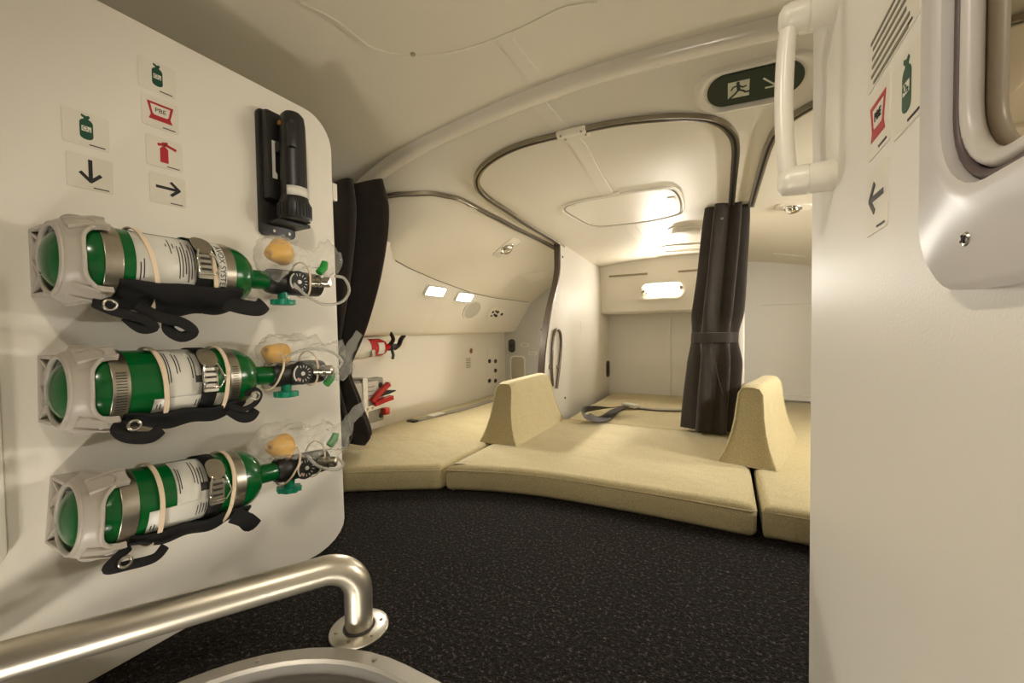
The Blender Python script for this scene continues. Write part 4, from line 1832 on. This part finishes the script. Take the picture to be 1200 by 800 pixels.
    for pts, w in spec['tails']:
        b = nb()
        P = [M0 @ V((x, -(o_), z)) for (x, o_, z) in pts]
        PP = catmull(P, 6)
        upv = M0.to_3x3() @ V((0, -1, .12))
        prof_ = [(w/2*math.cos(a), .0028*math.sin(a)) for a in lin(0, 2*PI, 10)[:-1]]
        sweep(b, PP, prof_, upv)
        obj('strap_tail', b, M['strapblack'], bt, 60)
    for (x, o_, z) in spec['rings']:
        b = nb()
        tube(b, [M0 @ V((x+.007*math.cos(a), -(o_+.003), z+.007*math.sin(a))) for a in lin(0, 2*PI, 16)[:-1]], .002, 8, closed=True)
        obj('strap_ring', b, M['steel'], bt, 60)
    # ---- regulator
    rg = M0 @ Matrix.Translation((0, 0, spec['rz'])) @ Matrix.Rotation(-spec['ra'], 4, 'Y')
    b = nb()
    lathe(b, [(.285, 0), (.285, .020), (.290, .024), (.300, .026), (.375, .026), (.40, .0245), (.404, .020), (.404, 0)], 32, rg)
    ro = obj('regulator', b, M['blackplastic'], bt, 40)
    b = nb()
    mg = rg @ Matrix.Translation((.338, -.022, 0)) @ Matrix.Rotation(-PI/2, 4, 'Z')
    lathe(b, [(0, 0), (0, .0235), (.006, .0235), (.008, .022), (.008, 0)], 32, mg)
    obj('gauge', b, M['black'], ro, 40)
    b = nb()
    lathe(b, [(.0078, 0), (.0078, .0045), (.0105, .0035), (.0105, 0)], 16, mg)
    obj('gauge_hub', b, M['label'], ro)
    b = nb()
    for i in range(11):
        a = math.radians(-140+i*25)
        stroke([(.013*math.cos(a), .013*math.sin(a)), (.0175*math.cos(a), .0175*math.sin(a))], .0012, .0078, .0086, mg @ Matrix(((0, 0, 1, 0), (1, 0, 0, 0), (0, 1, 0, 0), (0, 0, 0, 1))), b)
    tube(b, [mg @ V((.0084, .020*math.cos(a), .020*math.sin(a))) for a in lin(2.2, 3.9, 10)], .0016, 6)
    obj('dial_marks', b, M['label'], ro)
    b = nb()
    stroke([(-.010, -.012), (-.006, -.012)], .005, .0078, .0086, mg @ Matrix(((0, 0, 1, 0), (1, 0, 0, 0), (0, 1, 0, 0), (0, 0, 0, 1))), b)
    obj('dial_flag', b, mat('pink_flag', srgb(220, 150, 140), .5), ro)
    b = nb()
    mk = rg @ Matrix.Translation((.318, -.004, -.022)) @ Matrix.Rotation(PI/2, 4, 'Y')
    lathe(b, [(0, 0), (0, .010), (.014, .010), (.015, .020), (.017, .021), (.024, .021), (.026, .019), (.026, 0)], 24, mk)
    for i in range(8):
        a = 2*PI*i/8
        lathe(b, [(.015, 0), (.015, .006), (.025, .006), (.025, 0)], 10, mk @ Matrix.Translation((0, .018*math.cos(a), .018*math.sin(a))))
    obj('valve_knob', b, M['teal'], ro, 40, label='teal valve knob')
    b = nb()
    mo = rg @ Matrix.Translation((.372, -.020, .004)) @ Matrix.Rotation(-.9, 4, 'Z')
    lathe(b, [(0, 0), (0, .011), (.010, .011), (.011, .0095), (.014, .0095), (.015, .0115), (.020, .0115), (.021, .008), (.024, .008), (.026, .0115), (.036, .0115), (.039, .008), (.039, 0)], 24, mo)
    obj('outlet', b, M['steel'], ro, 40, label='steel outlet fitting')

    # ---- mask in its clear bag
    mk_ = thing('oxygen_mask', f'amber oxygen mask with clear hose folded in the bag at the {pos} bottle', 'oxygen mask', base+V((.02, .30, .05)), 'oxygen masks at the bottles')
    mt = M0 @ Matrix.Translation(spec['mask']) @ Matrix.Rotation(spec['mrot'], 4, 'Y') @ Matrix.Rotation(.35, 4, 'Z')
    b = nb()
    cup = [(0, .005), (.003, .010), (.012, .015), (.026, .021), (.036, .024), (.040, .026)]
    lathe(b, cup, 28, mt, close=False)
    obj('cup', b, M['yellow'], mk_, 60, solid=.0022)
    b = nb()
    tube(b, [mt @ V((.040, .026*math.cos(a), .026*math.sin(a))) for a in lin(0, 2*PI, 28)[:-1]], .0026, 8, closed=True)
    obj('cup_rim', b, M['yellow'], mk_, 60)
    b = nb()
    tube(b, catmull([M0 @ V((x, -o_, z)) for (x, o_, z) in spec['hose']], 8), .0032, 10)
    obj('hose', b, M['hose'], mk_, 60)
    b = nb()
    g = spec['elbow']
    tube(b, [M0 @ V((g[0]-.012, -g[1], g[2]-.012)), M0 @ V((g[0], -g[1], g[2])), M0 @ V((g[0]+.004, -g[1], g[2]+.014))], [.008, .009, .007], 10)
    obj('elbow', b, mat('bright_green', srgb(20, 140, 50), .3), mk_, 40, label='green hose elbow')
    bg = thing('plastic_bag', f'crumpled clear plastic bag over the valve of the {pos} bottle', 'plastic bag', base+V((.03, .32, .07)), 'clear mask bags at the bottles')
    b = nb()
    P = catmull([M0 @ V((x, -o_, z)) for (x, o_, z, ra_, rb_) in spec['bag']], 6)
    RA = catmull([(q[3], q[4], 0) for q in spec['bag']], 6)
    N = 40
    vs = []
    upv = M0.to_3x3() @ V((0, -1, 0))
    for i, p_ in enumerate(P):
        tan = (P[min(i+1, len(P)-1)]-P[max(i-1, 0)]).normalized()
        u = (upv-tan*upv.dot(tan)).normalized()
        s_ = tan.cross(u)
        for j in range(N):
            a = 2*PI*j/N
            d = s_*math.cos(a)*RA[i].x+u*math.sin(a)*RA[i].y
            q = p_+d
            nn = noise.noise(q*38+V((which*3, 0, 0)))*.5+(abs(noise.noise(q*75))-.2)*.5
            vs.append(p_+d*(1+nn))
    fs = [tuple(range(N))[::-1], tuple(range((len(P)-1)*N, len(P)*N))]
    for i in range(len(P)-1):
        for j in range(N):
            q = (j+1) % N
            fs.append((i*N+j, i*N+q, (i+1)*N+q, (i+1)*N+j))
    add(b, vs, fs)
    obj('film', b, M['film'], bg, 40)

    # ---- rubber bands
    def band(name, xs_fn, r_fn, w, label):
        bb = nb()
        K = 64
        P_ = []
        U_ = []
        for i in range(K):
            a = 2*PI*i/K
            P_.append(M0 @ V((xs_fn(a), -r_fn(a)*math.cos(a), r_fn(a)*math.sin(a))))
            U_.append(M0.to_3x3() @ V((0, -math.cos(a), math.sin(a))))
        sweep(bb, P_, rect_prof(w, .0018), U_, closed=True)
        tag(obj(name, bb, M['rubber'], None, 50), label, 'rubber band', 'cream rubber bands around the bottles')
    for x, sl, lb in spec['bands']:
        def rf(a, x=x):
            lo = max(0, -math.sin(a+.15))
            return RB+.0045+.010*lo
        band('rubber_band', lambda a: x+sl*math.sin(a), rf, .006, lb)
    for x, sl, lb in spec['rbands']:
        def rf2(a):
            return .030+.016*max(0, math.sin(a))
        band('rubber_band', lambda a: x+sl*math.sin(a), rf2, .0035, lb)


def L_(x0, n_, dx, a0, a1, jit, seed):
    r = random.Random(seed)
    return [(x0+i*dx, a0+r.uniform(0, jit), a1-r.uniform(0, jit)) for i in range(n_)]


TB, MBt, BBt = V((AXX, .190, .657)), V((AXX, .192, .474)), V((AXX, .196, .293))
bottle_unit('top', TB, math.radians(0), 1, dict(
    desc='top green oxygen bottle, with black letters on a white label ring',
    slots=False, text='AVOX SYSTEMS',
    labels=[(.068, .144, -38, 62)],
    lines=L_(.072, 2, .004, -30, 10, 10, 1)+L_(.106, 3, .0045, 20, 52, 14, 2)+L_(.120, 6, .004, -24, 50, 22, 3),
    fab=-26, rz=0.0, ra=0,
    tails=[([(.05, .035, -.055), (.03, .05, -.064), (.024, .055, -.062), (.04, .058, -.072), (.07, .058, -.082), (.085, .056, -.094), (.07, .055, -.097), (.055, .05, -.080)], .014),
           ([(.07, .045, -.062), (.09, .055, -.078), (.12, .058, -.088), (.135, .055, -.102), (.12, .052, -.110), (.105, .05, -.098), (.108, .048, -.080)], .017),
           ([(.19, .04, -.050), (.215, .05, -.058), (.24, .052, -.060), (.255, .045, -.050)], .028)],
    rings=[(.036, .056, -.064)],
    mask=(.285, -.012, .052), mrot=-.3,
    hose=[(.405, .055, .018), (.43, .055, .015), (.446, .05, -.010), (.43, .045, -.036), (.385, .045, -.045), (.34, .05, -.030), (.315, .045, -.006)],
    elbow=(.392, .035, .036),
    bag=[(.258, .012, .040, .006, .006), (.272, .015, .042, .040, .028), (.31, .018, .05, .036, .034), (.35, .016, .046, .034, .03), (.385, .018, .052, .020, .018), (.41, .02, .056, .034, .020), (.44, .02, .052, .022, .012), (.45, .02, .05, .004, .003)],
    bands=[(.087, -.010, 'cream rubber band around the middle of the top bottle'), (.168, -.005, 'cream rubber band beside the lettered ring of the top bottle')],
    rbands=[(.362, -.004, 'thin cream rubber band around the gauge of the top bottle')]))
bottle_unit('middle', MBt, math.radians(-1.5), 2, dict(
    desc='middle green oxygen bottle, with slotted steel bands and a white label',
    slots=True, text=None,
    labels=[(.094, .144, -20, 80), (.082, .178, -48, -20)],
    lines=L_(.098, 2, .003, 0, 65, 12, 4)+L_(.110, 2, .004, 10, 70, 14, 5)+L_(.130, 2, .004, 0, 60, 12, 6)+L_(.137, 2, .004, -42, -24, 4, 8)+L_(.086, 2, .004, -40, -26, 4, 8),
    blocks=[(.134, .144, 2, 14)],
    fab=-40, rz=0.0, ra=0,
    tails=[([(.05, .04, -.05), (.04, .055, -.056), (.05, .058, -.068), (.075, .056, -.074), (.09, .05, -.066)], .018),
           ([(.19, .045, -.045), (.205, .058, -.052), (.225, .058, -.045), (.235, .056, -.030), (.225, .056, -.020), (.21, .056, -.028)], .010),
           ([(.19, .045, -.052), (.205, .052, -.066), (.222, .05, -.068), (.232, .046, -.058)], .020)],
    rings=[(.055, .060, -.052), (.222, .062, -.030)],
    mask=(.275, -.004, .050), mrot=.35,
    hose=[(.41, .05, .008), (.418, .05, .022), (.40, .045, .042), (.36, .04, .052), (.32, .035, .046), (.30, .03, .034)],
    elbow=(.412, .02, -.018),
    bag=[(.255, .010, .040, .006, .006), (.27, .014, .046, .030, .026), (.31, .016, .050, .030, .032), (.36, .02, .044, .030, .034), (.41, .022, .025, .044, .028), (.44, .022, .02, .040, .016), (.455, .022, .036, .016, .006), (.475, .022, .066, .014, .004), (.49, .024, .088, .010, .002)],
    bands=[(.094, -.004, 'cream rubber band around the middle of the middle bottle'), (.180, .004, 'cream rubber band beside the latch of the middle bottle')],
    rbands=[(.290, .010, 'thin cream rubber band around the green neck of the middle bottle'), (.372, -.004, 'thin cream rubber band around the gauge end of the middle bottle')]))
bottle_unit('bottom', BBt, math.radians(-5), 3, dict(
    desc='bottom green oxygen bottle, tilting down to the right below the others',
    slots=False, text=None,
    labels=[(.100, .144, -2, 84), (.066, .160, -42, -2)],
    lines=L_(.103, 2, .003, 14, 70, 12, 14)+L_(.124, 2, .004, 14, 74, 14, 15)+L_(.132, 2, .004, 20, 60, 12, 16)+L_(.128, 6, .004, -30, -6, 6, 18)+L_(.070, 2, .004, -36, -22, 4, 8),
    blocks=[(.132, .144, 12, 26)],
    fab=-36, rz=0.0, ra=0,
    tails=[([(.05, .04, -.05), (.032, .055, -.056), (.024, .056, -.066), (.045, .056, -.070), (.075, .056, -.072), (.09, .05, -.062)], .014),
           ([(.185, .05, -.045), (.20, .058, -.055), (.212, .056, -.068), (.224, .054, -.060)], .026)],
    rings=[(.040, .058, -.062)],
    mask=(.270, -.006, .052), mrot=.2,
    hose=[(.33, .042, .028), (.345, .05, .008), (.37, .05, -.006), (.40, .05, -.014), (.415, .048, -.006), (.405, .04, .01)],
    elbow=(.402, .03, .050),
    bag=[(.235, .010, .046, .005, .005), (.255, .012, .056, .030, .024), (.30, .016, .064, .034, .034), (.35, .018, .052, .032, .032), (.395, .02, .045, .040, .026), (.425, .022, .056, .034, .014), (.45, .022, .088, .014, .006), (.48, .024, .116, .016, .003), (.492, .024, .125, .006, .002)],
    bands=[(.080, -.002, 'cream rubber band around the middle of the bottom bottle'), (.180, .004, 'cream rubber band beside the latch of the bottom bottle')],
    rbands=[(.312, .014, 'thin cream rubber band slanting across the valve of the bottom bottle'), (.375, .006, 'thin cream rubber band around the bag of the bottom bottle')]))

# ------------------------------------------------------------------ fire extinguisher on the side wall
e0 = V((-1.435, 1.15, .478))
t = thing('fire_extinguisher', 'small red fire extinguisher mounted sideways on the left bunk wall', 'fire extinguisher', e0)
Me = Matrix.Translation(e0) @ Matrix.Rotation(PI/2, 4, 'Z')
b = nb()
lathe(b, [(0, 0), (0, .03), (.01, .042), (.20, .042), (.225, .034), (.238, .020), (.244, .016), (.262, .016), (.262, 0)], 32, Me)
obj('cylinder', b, M['red'], t, 50)
b = nb()
lathe(b, [(.262, 0), (.262, .018), (.285, .018), (.285, 0)], 20, Me)
box(b, (.283, -.01, .0), (.03, .025, .03), .003, Me)
obj('valve', b, M['blackplastic'], t)
b = nb()
sweep(b, catmull([Me @ V(q) for q in ((.262, -.012, .010), (.275, -.02, .035), (.262, -.022, .060), (.245, -.024, .078))], 5), rect_prof(.02, .006), Me.to_3x3() @ V((1, 0, .3)))
obj('lever', b, M['blackplastic'], t)
b = nb()
sweep(b, catmull([Me @ V(q) for q in ((.285, -.012, -.012), (.31, -.02, .005), (.325, -.022, .035), (.345, -.022, .052))], 5), rect_prof(.026, .007), Me.to_3x3() @ V((-.5, 0, 1)))
obj('handle', b, M['blackplastic'], t)
b = nb()
tube(b, [Me @ V(q) for q in ((.275, -.01, -.012), (.280, -.014, -.04), (.272, -.016, -.058))], .007, 10)
obj('nozzle', b, M['blackplastic'], t)
b = nb()
cyl(Me, .0428, .165, .20, -.7, .6, b, 2, 16)
obj('paper_label', b, M['label'], t)
t = thing('extinguisher_bracket', 'pale bracket strap holding the small red fire extinguisher', 'bracket', e0+V((-.05, .08, 0)))
b = nb()
surf(b, lambda u, v: (v, -.0445*math.cos(u), .0445*math.sin(u)), [2*PI*i/32 for i in range(32)], [-.01, .118], Me, closeu=True)
obj('strap', b, M['white_plastic'], t, 60, solid=.002)
b = nb()
box(b, (.10, .054, 0), (.20, .016, .05), .002, Me)
obj('plate', b, M['white_plastic'], t)
b = nb()
box(b, (.125, -.046, -.022), (.018, .012, .03), .002, Me)
obj('buckle', b, M['steel'], t)

# ------------------------------------------------------------------ rescue kit box on the side wall
t = thing('equipment_box', 'grey equipment box with white straps and red tool handles on the left bunk wall', 'equipment box', (SX, 1.27, .115))
b = nb()
prism(b, rrect(1.10, .115, 1.385, .335, .006, 3), 0, .012, MS, .002)
obj('wall_plate', b, M['label'], t)
b = nb()
prism(b, rrect(1.13, .13, 1.385, .335, .008, 3), .012, .055, MS, .004)
obj('body', b, M['boxgrey'], t)
b = nb()
prism(b, rrect(1.17, .215, 1.345, .325, .006, 3), .055, .066, MS, .003)
ob = obj('cover', b, mat('clear_cover', srgb(196, 192, 180), .2), t)
b = nb()
for i in range(4):
    box(b, (1.29, .300-i*.02, .0665), (.06-.01*(i % 2), .004, .0006), 0, MS)
obj('print_lines', b, M['inkgrey'], ob)
for (yy, zz) in ((1.365, .30), (1.365, .155)):
    b = nb()
    prism(b, circ(yy, zz, .012, 16), .053, .060, MS, .001)
    obj('knob', b, M['dark'], t)
b = nb()
box(b, (1.262, .225, .070), (.026, .235, .006), .002, MS)
box(b, (1.262, .342, .036), (.026, .006, .072), .002, MS)
obj('strap', b, M['white_plastic'], t, label='white vertical strap')
b = nb()
box(b, (1.29, .205, .078), (.24, .024, .006), .002, MS @ Matrix.Translation((1.29, .205, 0)) @ Matrix.Rotation(.06, 4, 'Z') @ Matrix.Translation((-1.29, -.205, 0)))
obj('strap', b, M['white_plastic'], t, label='white level strap')
for yy in (1.262, 1.29):
    b = nb()
    prism(b, circ(yy, .205, .006, 12), .08, .084, MS)
    obj('rivet', b, M['steel'], t)
b = nb()
sweep(b, [MS @ V(q) for q in ((1.29, .235, .080), (1.335, .275, .088), (1.385, .305, .09))], rect_prof(.02, .022), (1, 0, 0))
obj('tool_handle', b, M['red'], t, label='red upper tool handle')
b = nb()
sweep(b, [MS @ V(q) for q in ((1.30, .222, .082), (1.35, .232, .09), (1.40, .238, .092))], rect_prof(.02, .028), (1, 0, 0))
obj('tool_handle', b, M['red'], t, label='red lower tool handle')
b = nb()
box(b, (1.375, .175, .075), (.03, .032, .03), .004, MS)
obj('tool_tip', b, M['red'], t, label='red tool end under the strap')
b = nb()
tube(b, [MS @ V(q) for q in ((1.34, .262, .075), (1.385, .266, .09), (1.42, .268, .098))], [.014, .010, .003], 10)
obj('tool_pin', b, M['black'], t, label='black pin')

# ------------------------------------------------------------------ guard rail around the hatch
fc = at_z(421, 735, .004)
t = thing('handrail', 'satin metal handrail bending down to a round floor flange by the hatch', 'handrail', fc)
zr = .128
far = at_z(398, 668, zr)
near = at_z(0, 778, zr)
dirn = (near-far).normalized()
top0 = V((fc.x, fc.y, zr))
R_ = .056
st = V((fc.x, fc.y, .002))
path = [st, V((fc.x, fc.y, .02)), V((fc.x, fc.y, zr-R_))]
hd = V((dirn.x, dirn.y, 0)).normalized()
for a in lin(0, PI/2, 12)[1:]:
    path.append(V((fc.x, fc.y, zr-R_))+hd*(R_*(1-math.cos(a)))+V((0, 0, R_*math.sin(a))))
e = path[-1]
tgt = near+hd*.22
path += [e.lerp(tgt, k/6) for k in range(1, 7)]
b = nb()
tube(b, path, .0245, 28)
obj('tube', b, M['satin'], t, 60)
Mz = Matrix.Translation((fc.x, fc.y, 0)) @ Matrix.Rotation(-PI/2, 4, 'Y')
b = nb()
lathe(b, [(0, 0), (0, .052), (.004, .052), (.0065, .049), (.0075, .028), (.0075, 0)], 48, Mz)
obj('flange', b, M['alu'], t, 40)
b = nb()
tube(b, [V((fc.x+.026*math.cos(a), fc.y+.026*math.sin(a), .008)) for a in lin(0, 2*PI, 32)[:-1]], .0022, 8, closed=True)
obj('weld_ring', b, M['dark'], t, 60)
for i in range(6):
    a = 2*PI*i/6+.4
    b = nb()
    lathe(b, [(.0065, 0), (.0065, .004), (.0085, .003), (.0088, 0)], 12, Mz @ Matrix.Translation((0, .039*math.cos(a), .039*math.sin(a))))
    obj('screw', b, M['steel'], t)

# rounded cover on the near end of the left bulkhead
ya, za = onL(8, 655)
yb, zb = onL(8, 492)
b = nb()
prism(b, rrect(-.25, .235, ya, .62, .02, 6), 0, .014, ML, .005)
tag(obj('wall_cover', b, M['panel']), 'white rounded cover at the far left edge of the bulkhead', 'cover')
# small catch on the far edge of the left bulkhead
b = nb()
box(b, (-.90, .706, .915), (.016, .014, .045), .003)
tag(obj('edge_catch', b, M['white_plastic']), 'small white catch on the far edge of the left bulkhead near the curtain', 'catch')

# ------------------------------------------------------------------ swivel spot lamps on the entry ceiling
def spot_lamp(x, y, target, watts, half, label):
    p = V((x, y, zf(x, y)))
    t = thing('spot_lamp', label, 'spot light', p, 'swivel spot lamps over the entry')
    mz = Matrix.Translation(p) @ Matrix.Rotation(PI/2, 4, 'Y')
    b = nb()
    lathe(b, [(-.01, 0), (-.01, .05), (.006, .048), (.009, .040), (.009, 0)], 36, mz)
    obj('bezel', b, M['white_plastic'], t, 40)
    c = p-V((0, 0, .03))
    d = (V(target)-c).normalized()
    q = d.to_track_quat('X', 'Z').to_matrix().to_4x4()
    ma = Matrix.Translation(c) @ q
    b = nb()
    lathe(b, [(-.026, 0), (-.024, .014), (-.012, .025), (.004, .029), (.020, .026), (.030, .024), (.030, .021), (.012, .019), (.012, 0)], 32, ma)
    obj('eyeball', b, M['white_plastic'], t, 50)
    b = nb()
    lathe(b, [(.0125, 0), (.0125, .0185), (.016, .012), (.017, 0)], 24, ma)
    obj('lens', b, mat('lens_glow', (1, .92, .80, 1), .3, emit=6), t, 60, label='glowing lens')
    ld = bpy.data.lights.new('spot_lamp_light', 'SPOT')
    ld.energy = watts
    ld.color = (1, .90, .74)
    ld.spot_size = 2*half
    ld.spot_blend = 1.0
    ld.shadow_soft_size = .018
    lo = bpy.data.objects.new('lamp_light', ld)
    COL.objects.link(lo)
    lo.parent = t
    lm = Matrix.Translation(c+d*.036) @ d.to_track_quat('-Z', 'Y').to_matrix().to_4x4()
    lo.matrix_local = Matrix.Translation(-p) @ lm


spot_lamp(.055, -.11, (-.89, 1.1, .20), 6.6, math.radians(42), 'lit swivel spot lamp on the entry ceiling turned towards the green bottles')
spot_lamp(-.52, -.12, (.112, .42, .36), 5.0, math.radians(46), 'lit swivel spot lamp on the entry ceiling turned towards the right bulkhead')

# unseen fill lights added in the well below the hatch
def fill_light(c, MSt, strength, label):
    t = thing('fill_light', label, 'light', c, 'added fill lights in the stairwell')
    MSt.translation = c
    b = nb()
    prism(b, rrect(-.14, -.05, .14, .05, .03, 6), -.004, .010, MSt, .003)
    obj('bezel', b, M['white_plastic'], t)
    b = nb()
    prism(b, rrect(-.12, -.035, .12, .035, .02, 6), .008, .022, MSt, .006)
    obj('diffuser', b, mat('fill_light_glow', (1, .92, .80, 1), .4, emit=strength), t, label='glowing fill light diffuser')


fill_light(V((-.36, -.522, -.42)), Matrix(((-1, 0, 0, 0), (0, 0, 1, 0), (0, 1, 0, 0), (0, 0, 0, 1))), 58, 'added fill light on the near lining of the stairwell below the hatch')  # added to brighten the entry ceiling from below
fill_light(V((.032, -.05, -.36)), Matrix(((0, 0, -1, 0), (-1, 0, 0, 0), (0, 1, 0, 0), (0, 0, 0, 1))), 11, 'added fill light on the right lining of the stairwell below the hatch')  # added to lift the shade under the bottles

# ------------------------------------------------------------------ world and view
w = bpy.data.worlds.new('world')
S.world = w
w.use_nodes = True
w.node_tree.nodes['Background'].inputs['Color'].default_value = (.9, .85, .75, 1)
w.node_tree.nodes['Background'].inputs['Strength'].default_value = .05
S.view_settings.view_transform = 'Standard'
S.view_settings.look = 'None'
S.view_settings.exposure = 1.5
S.view_settings.gamma = 1.0
S.view_settings.use_curve_mapping = False
